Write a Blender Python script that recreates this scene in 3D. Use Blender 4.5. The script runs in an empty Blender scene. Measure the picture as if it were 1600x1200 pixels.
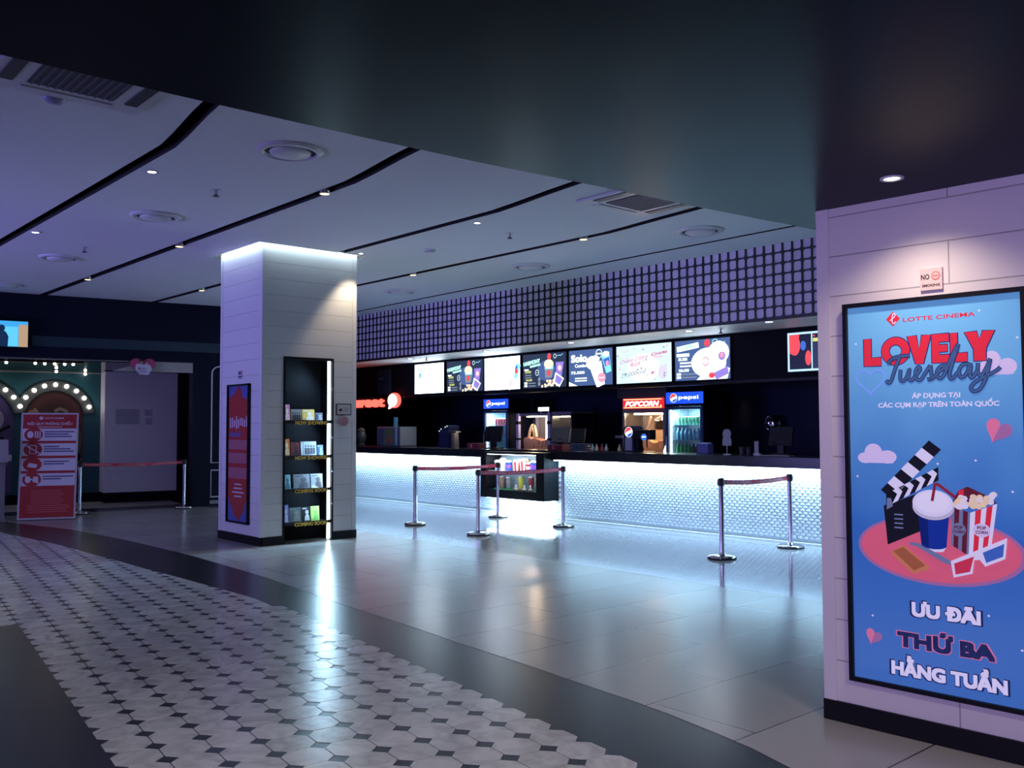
import bpy, bmesh, math, random
from mathutils import Matrix, Vector

random.seed(7)
S = bpy.context.scene
COL = S.collection
PI = math.pi
sin, cos, rad = math.sin, math.cos, math.radians

# ------------------------------------------------------------------ camera
cam_d = bpy.data.cameras.new('camera')
cam_d.sensor_width = 36.0
cam_d.lens = 36.0 * 1450 / 1600
cam_d.clip_start = 0.05
cam_d.clip_end = 200
cam = bpy.data.objects.new('camera', cam_d)
COL.objects.link(cam)
yaw, pit, roll = rad(-48.71), rad(2.64), rad(-0.18)
fw = Vector((sin(yaw) * cos(pit), cos(yaw) * cos(pit), sin(pit)))
rt = Vector((cos(yaw), -sin(yaw), 0))
up = rt.cross(fw)
r2 = rt * cos(roll) + up * sin(roll)
u2 = -rt * sin(roll) + up * cos(roll)
M = Matrix((r2, u2, -fw)).transposed().to_4x4()
M.translation = (0, 0, 1.57)
cam.matrix_world = M
S.camera = cam

# ------------------------------------------------------------------ view, world, large lights
S.view_settings.view_transform = 'Standard'
S.view_settings.look = 'None'
S.view_settings.gamma = 1.0
S.view_settings.use_curve_mapping = False
S.view_settings.exposure = 0.14
S.cycles.use_denoising = True
S.cycles.max_bounces = 8
S.cycles.sample_clamp_indirect = 6.0
S.cycles.caustics_reflective = False
S.cycles.caustics_refractive = False

W = bpy.data.worlds.new('world')
S.world = W
W.use_nodes = True
W.node_tree.nodes['Background'].inputs[0].default_value = (0.20, 0.22, 0.50, 1)
W.node_tree.nodes['Background'].inputs[1].default_value = 0.035


def area(name, loc, target, sx, sy, color, energy, spread=180):
    l = bpy.data.lights.new(name, 'AREA')
    l.shape = 'RECTANGLE'
    l.size, l.size_y = sx, sy
    l.color, l.energy = color, energy
    l.spread = rad(spread)
    o = bpy.data.objects.new(name, l)
    COL.objects.link(o)
    o.location = loc
    o.rotation_euler = (Vector(target) - Vector(loc)).to_track_quat('-Z', 'Y').to_euler()
    return o


def spot(name, loc, target, color, energy, angle=60, blend=.5, r=.03):
    l = bpy.data.lights.new(name, 'SPOT')
    l.color, l.energy = color, energy
    l.spot_size, l.spot_blend = rad(angle), blend
    l.shadow_soft_size = r
    o = bpy.data.objects.new(name, l)
    COL.objects.link(o)
    o.location = loc
    o.rotation_euler = (Vector(target) - Vector(loc)).to_track_quat('-Z', 'Y').to_euler()
    return o


# violet source inferred out of view behind the viewer's left, washing the lobby
area('violet_wash_light', (-14.5, -6.0, 1.4), (-13.0, 4.0, 6.0), 6, 2.4, (.36, .32, 1.0), 250, 100)
# weaker violet fill added further right behind the viewer to tint the right wall
area('violet_wash_light', (-.2, -4.2, 1.9), (-2.0, 4.6, 1.6), 1.6, 1.4, (.5, .38, 1.0), 60, 80)
# blue theatre spot on the pillar and ceiling
spot('blue_stage_light', (-13.5, -4.5, 3.0), (-12.3, 5.7, 3.3), (.13, .12, 1.0), 330, 34, .5, .1)
# LED lines under the countertop, above the tiled front
COOL = (.42, .74, 1.0)
area('counter_led_light', (-15.6, 10.95, .985), (-15.6, 11.02, 0), 5.0, .05, COOL, 70)
area('counter_led_light', (-7.85, 10.95, .985), (-7.85, 11.02, 0), 7.0, .05, COOL, 98)
area('case_led_light', (-12.25, 10.9, .29), (-12.25, 10.92, 0), 1.5, .2, COOL, 24)


# ------------------------------------------------------------------ materials
MATS = {}


def mat(name, col=(.8, .8, .8), rough=.5, metal=0., emit=None, es=0., spec=.5, coat=0., trans=0., alpha=1., bump=None, var=0.):
    if name in MATS:
        return MATS[name]
    m = bpy.data.materials.new(name)
    m.use_nodes = True
    nt = m.node_tree
    b = nt.nodes['Principled BSDF']
    b.inputs['Base Color'].default_value = (*col, 1)
    b.inputs['Roughness'].default_value = rough
    b.inputs['Metallic'].default_value = metal
    b.inputs['Specular IOR Level'].default_value = spec
    b.inputs['Coat Weight'].default_value = coat
    b.inputs['Coat Roughness'].default_value = .04
    b.inputs['Transmission Weight'].default_value = trans
    b.inputs['Alpha'].default_value = alpha
    if emit:
        b.inputs['Emission Color'].default_value = (*emit, 1)
        b.inputs['Emission Strength'].default_value = es
    if var or bump:
        tc = nt.nodes.new('ShaderNodeTexCoord')
        nz = nt.nodes.new('ShaderNodeTexNoise')
        nz.inputs['Scale'].default_value = bump[0] if bump else 6
        nz.inputs['Detail'].default_value = 5
        nt.links.new(tc.outputs['Object'], nz.inputs['Vector'])
        if var:
            mx = nt.nodes.new('ShaderNodeMix')
            mx.data_type = 'RGBA'
            mx.inputs[6].default_value = (*[c * (1 - var) for c in col], 1)
            mx.inputs[7].default_value = (*[min(1, c * (1 + var)) for c in col], 1)
            nt.links.new(nz.outputs['Fac'], mx.inputs[0])
            nt.links.new(mx.outputs[2], b.inputs['Base Color'])
        if bump:
            bp = nt.nodes.new('ShaderNodeBump')
            bp.inputs['Strength'].default_value = bump[1]
            bp.inputs['Distance'].default_value = .01
            nt.links.new(nz.outputs['Fac'], bp.inputs['Height'])
            nt.links.new(bp.outputs['Normal'], b.inputs['Normal'])
    MATS[name] = m
    return m


def glow(name, col, es):
    """something lit from behind: a screen, a lamp, a sign"""
    return mat(name, (.02, .02, .02), .3, emit=col, es=es, spec=.3)


def srgb(r, g, b):
    f = lambda c: (c / 255 / 12.92) if c / 255 <= .04045 else ((c / 255 + .055) / 1.055) ** 2.4
    return (f(r), f(g), f(b))


def panel_mat(name, col, row, row0, width, axis, line=.004, rough=.45, offset=.5, u0=0., depth=.5):
    """large wall panels with thin joints: rows along z, staggered joints along the horizontal axis of the object"""
    m = mat(name, col, rough)
    nt = m.node_tree
    b = nt.nodes['Principled BSDF']
    tc = nt.nodes.new('ShaderNodeTexCoord')
    sp = nt.nodes.new('ShaderNodeSeparateXYZ')
    cb = nt.nodes.new('ShaderNodeCombineXYZ')
    nt.links.new(tc.outputs['Object'], sp.inputs[0])
    for src, off, dst in ((sp.outputs[axis], -u0, 0), (sp.outputs[2], -row0, 1)):
        a = nt.nodes.new('ShaderNodeMath')
        a.operation = 'ADD'
        a.inputs[1].default_value = off
        nt.links.new(src, a.inputs[0])
        nt.links.new(a.outputs[0], cb.inputs[dst])
    br = nt.nodes.new('ShaderNodeTexBrick')
    br.offset = offset
    br.inputs['Scale'].default_value = 1
    br.inputs['Brick Width'].default_value = width
    br.inputs['Row Height'].default_value = row
    br.inputs['Mortar Size'].default_value = line
    br.inputs['Mortar Smooth'].default_value = .2
    br.inputs['Color1'].default_value = (*col, 1)
    br.inputs['Color2'].default_value = (*[c * .96 for c in col], 1)
    br.inputs['Mortar'].default_value = (*[c * depth for c in col], 1)
    nt.links.new(cb.outputs[0], br.inputs['Vector'])
    nt.links.new(br.outputs['Color'], b.inputs['Base Color'])
    bp = nt.nodes.new('ShaderNodeBump')
    bp.invert = True
    bp.inputs['Strength'].default_value = .5
    bp.inputs['Distance'].default_value = .01
    nt.links.new(br.outputs['Fac'], bp.inputs['Height'])
    nt.links.new(bp.outputs['Normal'], b.inputs['Normal'])
    return m


# ------------------------------------------------------------------ mesh building
class MB:
    def __init__(self):
        self.v, self.f, self.mi, self.sm, self.mats = [], [], [], [], []

    def _m(self, m):
        if m not in self.mats:
            self.mats.append(m)
        return self.mats.index(m)

    def add(self, vs, fs, m, smooth=False, T=None):
        k = len(self.v)
        i = self._m(m)
        for p in vs:
            self.v.append(tuple(T @ Vector(p)) if T else tuple(p))
        for f in fs:
            self.f.append([k + q for q in f])
            self.mi.append(i)
            self.sm.append(smooth)
        return self

    def box(self, x0, x1, y0, y1, z0, z1, m, bev=0., T=None):
        if bev <= 0:
            vs = [(x, y, z) for x in (x0, x1) for y in (y0, y1) for z in (z0, z1)]
            fs = [(0, 1, 3, 2), (4, 6, 7, 5), (0, 4, 5, 1), (2, 3, 7, 6), (0, 2, 6, 4), (1, 5, 7, 3)]
            return self.add(vs, fs, m, T=T)
        bm = bmesh.new()
        bmesh.ops.create_cube(bm, size=1)
        for w in bm.verts:
            w.co = ((x0 + x1) / 2 + w.co.x * (x1 - x0), (y0 + y1) / 2 + w.co.y * (y1 - y0), (z0 + z1) / 2 + w.co.z * (z1 - z0))
        bmesh.ops.bevel(bm, geom=list(bm.edges), offset=bev, segments=2, affect='EDGES', profile=.6)
        bm.verts.index_update()
        self.add([w.co.copy() for w in bm.verts], [[w.index for w in f.verts] for f in bm.faces], m, T=T)
        bm.free()
        return self

    def cyl(self, p0, p1, r0, m, r1=None, seg=24, caps=True, T=None):
        r1 = r0 if r1 is None else r1
        p0, p1 = Vector(p0), Vector(p1)
        d = (p1 - p0).normalized()
        a = d.orthogonal().normalized()
        b = d.cross(a)
        vs = []
        for k in range(seg):
            t = 2 * PI * k / seg
            q = a * cos(t) + b * sin(t)
            vs += [p0 + q * r0, p1 + q * r1]
        self.add(vs, [(2 * k, (2 * k + 2) % (2 * seg), (2 * k + 3) % (2 * seg), 2 * k + 1) for k in range(seg)], m, True, T)
        if caps:
            self.add([vs[2 * k] for k in range(seg)][::-1], [list(range(seg))], m, False, T)
            self.add([vs[2 * k + 1] for k in range(seg)], [list(range(seg))], m, False, T)
        return self

    def lathe(self, prof, m, c=(0, 0, 0), seg=28, T=None, smooth=True):
        """prof: (r, z) pairs"""
        vs, fs = [], []
        n = len(prof)
        for k in range(seg):
            t = 2 * PI * k / seg
            for r, z in prof:
                vs.append((c[0] + max(r, 1e-5) * cos(t), c[1] + max(r, 1e-5) * sin(t), c[2] + z))
        for k in range(seg):
            for i in range(n - 1):
                a, b = k * n + i, ((k + 1) % seg) * n + i
                fs.append((a, b, b + 1, a + 1))
        return self.add(vs, fs, m, smooth, T)

    def ball(self, c, r, m, seg=16, rings=8, sz=1., T=None):
        return self.lathe([(r * sin(PI * i / rings), -r * sz * cos(PI * i / rings)) for i in range(rings + 1)], m, c, seg, T)

    def prism(self, pts, z0, z1, m, T=None):
        """plan outline pts (x, y) between heights z0 and z1"""
        n = len(pts)
        vs = [(x, y, z0) for x, y in pts] + [(x, y, z1) for x, y in pts]
        fs = [list(range(n))[::-1], list(range(n, 2 * n))] + [(k, (k + 1) % n, n + (k + 1) % n, n + k) for k in range(n)]
        return self.add(vs, fs, m, T=T)

    def flat(self, pts, y, m, th=.0015, T=None):
        """a thin raised print: outline pts (x, z) on a front that faces -y; y is its back"""
        n = len(pts)
        ar = sum(pts[k][0] * pts[(k + 1) % n][1] - pts[(k + 1) % n][0] * pts[k][1] for k in range(n))
        if ar < 0:
            pts = pts[::-1]
        vs = [(x, y - th, z) for x, z in pts] + [(x, y, z) for x, z in pts]
        fs = [list(range(n))] + [((k + 1) % n, k, n + k, n + (k + 1) % n) for k in range(n)]
        return self.add(vs, fs, m, T=T)

    def rect(self, x0, z0, x1, z1, y, m, th=.0015):
        return self.flat([(x0, z0), (x1, z0), (x1, z1), (x0, z1)], y, m, th)

    def disc(self, cx, cz, rx, rz, y, m, th=.0015, seg=28, a0=0, a1=2 * PI):
        full = abs(a1 - a0 - 2 * PI) < 1e-6
        n = seg if full else seg + 1
        return self.flat([(cx + rx * cos(a0 + (a1 - a0) * k / seg), cz + rz * sin(a0 + (a1 - a0) * k / seg)) for k in range(n)], y, m, th)

    def line(self, pts, w, y, m, th=.0015, closed=False):
        """a stroke of width w through (x, z) points"""
        n = len(pts)
        L, R = [], []
        for k in range(n):
            a = Vector(pts[k - 1] if (k or closed) else pts[k])
            c = Vector(pts[(k + 1) % n] if (k < n - 1 or closed) else pts[k])
            d = (c - a)
            d = d.normalized() if d.length > 1e-9 else Vector((1, 0))
            q = Vector((-d.y, d.x)) * w / 2
            p = Vector(pts[k])
            L.append(p + q)
            R.append(p - q)
        for k in range(n if closed else n - 1):
            j = (k + 1) % n
            self.flat([tuple(R[k]), tuple(R[j]), tuple(L[j]), tuple(L[k])], y, m, th)
        return self

    def tube(self, pts, r, m, seg=8, closed=False, T=None):
        pts = [Vector(p) for p in pts]
        n = len(pts)
        vs, fs = [], []
        prev = None
        for k in range(n):
            a = pts[k - 1] if (k or closed) else pts[k]
            c = pts[(k + 1) % n] if (k < n - 1 or closed) else pts[k]
            d = (c - a).normalized()
            e = d.orthogonal().normalized() if prev is None else (prev - d * prev.dot(d)).normalized()
            prev = e
            g = d.cross(e)
            for s in range(seg):
                t = 2 * PI * s / seg
                vs.append(pts[k] + (e * cos(t) + g * sin(t)) * r)
        for k in range(n if closed else n - 1):
            for s in range(seg):
                a, b = k * seg + s, k * seg + (s + 1) % seg
                a2, b2 = ((k + 1) % n) * seg + s, ((k + 1) % n) * seg + (s + 1) % seg
                fs.append((a, b, b2, a2))
        self.add(vs, fs, m, True, T)
        if not closed:
            self.add(vs[:seg], [list(range(seg))[::-1]], m, T=T)
            self.add(vs[-seg:], [list(range(seg))], m, T=T)
        return self

    def text(self, s, x, z, h, y, m, bold=0., align='CENTER', width=None, shear=0., th=.002, rot=0., spacing=1.):
        """lettering with capital height h, baseline at z, standing on a front that faces -y"""
        heavy = bold > .03          # thick letters: shifted copies, so that counters stay clean
        vs, fs, x0, x1 = glyphs(s, 0 if heavy else bold, shear, spacing)
        k = h / .73
        if heavy:
            rr = bold * k
            h, z = h - 2 * rr, z + rr
            k = h / .73
            width = width - 2 * rr if width else None
        w = (x1 - x0) * k
        kx = k * (width / w if width and w > 0 else 1)
        w = (x1 - x0) * kx
        ox = {'CENTER': -w / 2, 'LEFT': 0, 'RIGHT': -w}[align]
        c, sn = cos(rot), sin(rot)
        out = []
        for px, pz, d in vs:
            lx, lz = (px - x0) * kx + ox, pz * k
            out.append((x + lx * c - lz * sn, y - th * d, z + lx * sn + lz * c))
        self.add(out, fs, m)
        if heavy:
            for q, (a, d) in enumerate(((1, 1), (1, 0), (1, -1), (0, -1), (-1, -1), (-1, 0), (-1, 1), (0, 1))):
                for f_ in (1, .55):
                    self.add([(p[0] + rr * a * f_, p[1] - .00002 * (q + 1), p[2] + rr * d * f_) for p in out], fs, m)
        return self

    def build(self, name, parent=None, loc=None, rot=None, bevel=0.):
        me = bpy.data.meshes.new(name)
        me.from_pydata(self.v, [], self.f)
        for m in self.mats:
            me.materials.append(m)
        me.polygons.foreach_set('material_index', self.mi)
        me.polygons.foreach_set('use_smooth', self.sm)
        me.update()
        o = bpy.data.objects.new(name, me)
        COL.objects.link(o)
        if parent:
            o.parent = parent
        if loc:
            o.location = loc
        if rot:
            o.rotation_euler = rot
        return o


GL = {}


def glyphs(s, bold, shear, spacing):
    """letter outlines of Blender's own font as an extruded unit mesh: (x, z, front 0/1), faces, x range"""
    key = (s, bold, shear, spacing)
    if key in GL:
        return GL[key]
    cu = bpy.data.curves.new('letters', 'FONT')
    cu.body = s
    cu.offset = bold
    cu.shear = shear
    cu.space_character = spacing
    cu.resolution_u = 3
    cu.extrude = .5
    ob = bpy.data.objects.new('letters', cu)
    COL.objects.link(ob)
    dg = bpy.context.evaluated_depsgraph_get()
    dg.update()
    me = bpy.data.meshes.new_from_object(ob.evaluated_get(dg))
    vs = [(v.co.x, v.co.y, 1 if v.co.z > 0 else 0) for v in me.vertices]
    fs = [list(p.vertices) for p in me.polygons]
    bpy.data.objects.remove(ob)
    bpy.data.curves.remove(cu)
    bpy.data.meshes.remove(me)
    xs = [v[0] for v in vs] or [0, 1]
    GL[key] = (vs, fs, min(xs), max(xs))
    return GL[key]


def tag(o, label, cat=None, group=None, kind=None):
    o['label'] = label
    if cat:
        o['category'] = cat
    if group:
        o['group'] = group
    if kind:
        o['kind'] = kind
    return o


def thing(name, label, cat, loc=(0, 0, 0), rot=(0, 0, 0), group=None):
    o = bpy.data.objects.new(name, None)
    COL.objects.link(o)
    o.empty_display_size = .1
    o.location = loc
    o.rotation_euler = rot if isinstance(rot, tuple) else (0, 0, rot)
    return tag(o, label, cat, group)


def struct(name, mb, label, loc=None, rot=None):
    o = mb.build(name, None, loc, rot)
    o['kind'] = 'structure'
    o['label'] = label
    return o


def part(o, label):
    o['label'] = label
    return o


def copy_tree(o, label=None, group=None, loc=None, rotz=None):
    c = o.copy()
    COL.objects.link(c)
    for ch in o.children:
        d = ch.copy()
        COL.objects.link(d)
        d.parent = c
        for g in ch.children:
            e = g.copy()
            COL.objects.link(e)
            e.parent = d
    if label:
        c['label'] = label
    if group:
        c['group'] = group
    if loc is not None:
        c.location = loc
    if rotz is not None:
        c.rotation_euler = (0, 0, rotz)
    return c


def interp(tab, x):
    tab = sorted(tab)
    if x <= tab[0][0]:
        return tab[0][1]
    for (a, p), (b, q) in zip(tab, tab[1:]):
        if x <= b:
            t = (x - a) / (b - a)
            t = t * t * (3 - 2 * t) * .35 + t * .65
            return p + (q - p) * t
    return tab[-1][1]


# frames of the slanted walls: local x runs right, z up, -y towards the room
WL, RL = (-18.6, 4.06, 0), (0, 0, rad(80.6))
WR, RR = (-2.69, 4.61, 0), (0, 0, math.atan2(.04, .97))

# ================================================================== the setting
CZ = 4.03            # lobby ceiling
LZ = 2.75            # low dark ceiling over the viewer
white_ceiling = mat('ceiling_paint', (.74, .75, .78), .7, bump=(40, .02))
slot_black = mat('slot_black', (.006, .006, .008), .6)
dark_paint = mat('dark_ceiling_paint', (.004, .007, .014), .28, spec=.03)
navy = mat('navy_wall_paint', (.004, .006, .02), .55, spec=.15)
black = mat('black_satin', (.006, .006, .009), .4, spec=.2)
black_matte = mat('black_matte', (.004, .005, .009), .7, spec=.12)
black_gloss = mat('black_gloss', (.006, .006, .008), .07)
white_lac = mat('white_lacquer', (.75, .75, .77), .35)
chrome = mat('chrome', (.72, .72, .76), .12, 1.)
steel = mat('brushed_steel', (.45, .46, .48), .3, 1.)
glass = mat('clear_glass', (1, 1, 1), .02, trans=1., spec=.4)


def pane_mat():
    """thin clear pane: mostly see-through with a weak mirror"""
    m = bpy.data.materials.new('thin_pane')
    m.use_nodes = True
    nt = m.node_tree
    nt.nodes.clear()
    o = nt.nodes.new('ShaderNodeOutputMaterial')
    a = nt.nodes.new('ShaderNodeBsdfTransparent')
    g = nt.nodes.new('ShaderNodeBsdfGlossy')
    g.inputs['Roughness'].default_value = .03
    x = nt.nodes.new('ShaderNodeMixShader')
    x.inputs[0].default_value = .07
    nt.links.new(a.outputs[0], x.inputs[1])
    nt.links.new(g.outputs[0], x.inputs[2])
    nt.links.new(x.outputs[0], o.inputs[0])
    return m


pane = pane_mat()

# ---- floor -------------------------------------------------------
outer = [(-24, 2.6), (-19, 3.5), (-17.08, 4.05), (-15.3, 4.42), (-13.46, 4.58), (-11.4, 4.62), (-9.4, 4.55), (-6.89, 4.33), (-4.74, 4.17),
         (-3.55, 4.07), (-2.81, 3.95), (-2.43, 3.82), (-1, 3.4), (4, 2.2)]
inner = [(-24, 2.0), (-19, 2.95), (-15.79, 3.5), (-13.32, 3.72), (-10.76, 3.8), (-9.34, 3.86), (-8.09, 3.9), (-6.56, 3.73), (-4.91, 3.45),
         (-3.86, 3.36), (-3.01, 3.25), (-1, 2.85), (4, 1.8)]


def granite(name, base, rough):
    m = mat(name, base, rough, spec=.28)
    nt = m.node_tree
    b = nt.nodes['Principled BSDF']
    tc = nt.nodes.new('ShaderNodeTexCoord')
    mp = nt.nodes.new('ShaderNodeMapping')
    mp.inputs['Rotation'].default_value = (0, 0, rad(7.2))
    nt.links.new(tc.outputs['Object'], mp.inputs[0])
    br = nt.nodes.new('ShaderNodeTexBrick')
    br.inputs['Scale'].default_value = 1
    br.inputs['Brick Width'].default_value = .9
    br.inputs['Row Height'].default_value = .6
    br.inputs['Mortar Size'].default_value = .003
    br.inputs['Color1'].default_value = (*base, 1)
    br.inputs['Color2'].default_value = (*[c * 1.15 for c in base], 1)
    br.inputs['Mortar'].default_value = (*[c * .4 for c in base], 1)
    nt.links.new(mp.outputs[0], br.inputs[0])
    nt.links.new(br.outputs[0], b.inputs['Base Color'])
    return m


dark_floor = granite('dark_floor_tile', (.011, .012, .016), .27)
struct('floor', MB().box(-24, 6, -9, 16, -.12, 0, dark_floor), 'dark polished stone tile floor under the lobby')


def grey_tile():
    m = mat('grey_floor_tile', (.3, .3, .31), .24)
    nt = m.node_tree
    b = nt.nodes['Principled BSDF']
    tc = nt.nodes.new('ShaderNodeTexCoord')
    mp = nt.nodes.new('ShaderNodeMapping')
    mp.vector_type = 'TEXTURE'
    mp.inputs['Rotation'].default_value = (0, 0, rad(90))
    mp.inputs['Location'].default_value = (-4.175 - .685 * 20, 4.8 - 1.37 * 10, 0)
    nt.links.new(tc.outputs['Object'], mp.inputs[0])
    br = nt.nodes.new('ShaderNodeTexBrick')
    br.inputs['Scale'].default_value = 1
    br.inputs['Brick Width'].default_value = 1.37
    br.inputs['Row Height'].default_value = .685
    br.inputs['Mortar Size'].default_value = .005
    br.inputs['Mortar Smooth'].default_value = .1
    br.inputs['Color1'].default_value = (.29, .287, .28, 1)
    br.inputs['Color2'].default_value = (.335, .33, .322, 1)
    br.inputs['Mortar'].default_value = (.04, .04, .045, 1)
    nt.links.new(mp.outputs[0], br.inputs[0])
    nz = nt.nodes.new('ShaderNodeTexNoise')
    nz.inputs['Scale'].default_value = .8
    nz.inputs['Detail'].default_value = 2
    nt.links.new(tc.outputs['Object'], nz.inputs['Vector'])
    mx = nt.nodes.new('ShaderNodeMix')
    mx.data_type = 'RGBA'
    mx.blend_type = 'MULTIPLY'
    mx.inputs[0].default_value = .35
    nt.links.new(br.outputs['Color'], mx.inputs[6])
    nt.links.new(nz.outputs['Color'], mx.inputs[7])
    mr = nt.nodes.new('ShaderNodeMapRange')
    mr.inputs[3].default_value = .21
    mr.inputs[4].default_value = .27
    nt.links.new(nz.outputs['Fac'], mr.inputs[0])
    nt.links.new(mr.outputs[0], b.inputs['Roughness'])
    nt.links.new(br.outputs['Color'], b.inputs['Base Color'])
    return m


mb = MB()
xs = [-18.6 + .3 * k for k in range(int(22.6 / .3) + 1)]
lo = [(x, interp(outer, x)) for x in xs]
far = [(4, 7.6), (-18.05, 7.6)]
mb.prism(lo + far, 0, .002, grey_tile())
struct('floor_grey_tile', mb, 'pale grey rectangular floor tiles in the middle of the lobby')

# glossy little mosaic in front of the counter
mo = mat('mosaic_floor_tile', (.62, .63, .64), .05, coat=.4)
nt = mo.node_tree
tc = nt.nodes.new('ShaderNodeTexCoord')
mp = nt.nodes.new('ShaderNodeMapping')
mp.inputs['Scale'].default_value = (1 / .05, 1 / .05, 1)
nt.links.new(tc.outputs['Object'], mp.inputs[0])
br = nt.nodes.new('ShaderNodeTexBrick')
br.inputs['Scale'].default_value = 1
br.inputs['Brick Width'].default_value = 1
br.inputs['Row Height'].default_value = 1
br.inputs['Mortar Size'].default_value = .06
br.inputs['Mortar Smooth'].default_value = .9
br.inputs['Color1'].default_value = (.57, .58, .60, 1)
br.inputs['Color2'].default_value = (.50, .51, .53, 1)
br.inputs['Mortar'].default_value = (.4, .41, .42, 1)
nt.links.new(mp.outputs[0], br.inputs[0])
nt.links.new(br.outputs['Color'], nt.nodes['Principled BSDF'].inputs['Base Color'])
wn = nt.nodes.new('ShaderNodeTexNoise')
wn.inputs['Scale'].default_value = 14
nt.links.new(tc.outputs['Object'], wn.inputs['Vector'])
ad = nt.nodes.new('ShaderNodeMath')
ad.operation = 'MULTIPLY_ADD'
ad.inputs[1].default_value = -.5
nt.links.new(br.outputs['Fac'], ad.inputs[0])
nt.links.new(wn.outputs['Fac'], ad.inputs[2])
bp = nt.nodes.new('ShaderNodeBump')
bp.inputs['Strength'].default_value = .07
bp.inputs['Distance'].default_value = .004
nt.links.new(ad.outputs[0], bp.inputs['Height'])
nt.links.new(bp.outputs['Normal'], nt.nodes['Principled BSDF'].inputs['Normal'])
struct('floor_mosaic', MB().box(-18.05, 4, 7.6, 11.12, 0, .002, mo), 'glossy white mosaic floor in front of the counter')

# octagon tiles
marble = mat('octagon_marble', (.52, .51, .5), .25)
nt = marble.node_tree
b = nt.nodes['Principled BSDF']
at = nt.nodes.new('ShaderNodeAttribute')
at.attribute_name = 'tint'
tc = nt.nodes.new('ShaderNodeTexCoord')
nz = nt.nodes.new('ShaderNodeTexNoise')
nz.inputs['Scale'].default_value = 5
nz.inputs['Detail'].default_value = 8
nz.inputs['Distortion'].default_value = 1.6
nt.links.new(tc.outputs['Object'], nz.inputs['Vector'])
cr = nt.nodes.new('ShaderNodeValToRGB')
cr.color_ramp.elements[0].position = .3
cr.color_ramp.elements[0].color = (.38, .375, .36, 1)
cr.color_ramp.elements[1].position = .6
cr.color_ramp.elements[1].color = (.56, .555, .54, 1)
nt.links.new(nz.outputs['Fac'], cr.inputs[0])
mx = nt.nodes.new('ShaderNodeMix')
mx.data_type = 'RGBA'
mx.blend_type = 'MULTIPLY'
mx.inputs[0].default_value = 1
nt.links.new(cr.outputs[0], mx.inputs[6])
nt.links.new(at.outputs['Color'], mx.inputs[7])
nt.links.new(mx.outputs[2], b.inputs['Base Color'])
P, th = .2252, rad(7.23)
e1, e2, O0 = Vector((-cos(th), sin(th))), Vector((sin(th), cos(th))), Vector((-4.44, 1.72))
mb = MB()
tints = []
h, q = P / 2 - .0034, .052
oct_ = [(h, h - q), (h - q, h), (-h + q, h), (-h, h - q), (-h, -h + q), (-h + q, -h), (h - q, -h), (h, -h + q)]


def clip_top(pts):
    """tiles are cut where they meet the curved dark border"""
    out = []
    ins = lambda p: interp(inner, p.x) - p.y
    for k in range(len(pts)):
        a, b_ = pts[k], pts[(k + 1) % len(pts)]
        da, db = ins(a), ins(b_)
        if da >= 0:
            out.append(a)
        if da * db < 0:
            out.append(a + (b_ - a) * (da / (da - db)))
    return out


for i in range(-22, 90):
    for j in range(-14, 16):
        c = O0 + e1 * ((i + .5) * P) + e2 * ((j + .5) * P)
        if c.y > interp(inner, c.x) + (.16 if c.x < -7.6 else .05) or c.x < -22 or c.x > 0.6:
            continue
        if j < -1 and i < 17:
            continue
        pts = [c + e1 * a + e2 * d for a, d in oct_][::-1]
        if c.x < -7.6:
            pts = clip_top(pts)
            if len(pts) < 3:
                continue
        mb.prism([(p.x, p.y) for p in pts], 0, .0025, marble)
        t = random.uniform(.86, 1.04)
        tints += [t] * (len(pts) + 2)
o = struct('floor_octagon_tile', mb, 'white marble octagon tiles with black diamond corners on the floor')
ca = o.data.color_attributes.new('tint', 'FLOAT_COLOR', 'CORNER')
k = 0
for p_, t in zip(o.data.polygons, tints):
    for li in p_.loop_indices:
        ca.data[li].color = (t, t, t, 1)

# ---- lobby ceiling with dark slots --------------------------------
def slot_y(yc, x):
    return interp([(-19.5, yc - .14), (-8.0, yc), (-6.65, yc - .17), (-2.9, yc - .65)], x) if yc < 10 else interp([(-19.5, 10.62), (-15.8, 10.42), (-7.4, 10.12), (-2.9, 10.0)], x)


slots = [(1.05, .13), (3.03, .13), (4.87, .13), (6.79, .12), (8.63, .12), (10.35, .07)]
sx = [-19.5, -14, -10, -8.4, -8.0, -7.6, -7.0, -6.65, -5, -2.9]
OPN = (-12.87, -11.37, 5.54, 7.19)      # opening of the ceiling around the pillar


def cpanel(pts):
    """a white ceiling board whose cut edges are black"""
    n_ = len(pts)
    ar = sum(pts[q][0] * pts[(q + 1) % n_][1] - pts[(q + 1) % n_][0] * pts[q][1] for q in range(n_))
    if ar < 0:
        pts = pts[::-1]
    vs = [(x, y, CZ) for x, y in pts] + [(x, y, CZ + .06) for x, y in pts]
    mb.add(vs, [list(range(n_))[::-1]], white_ceiling)
    mb.add(vs, [list(range(n_, 2 * n_))] + [(q, (q + 1) % n_, n_ + (q + 1) % n_, n_ + q) for q in range(n_)], slot_black)


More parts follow.
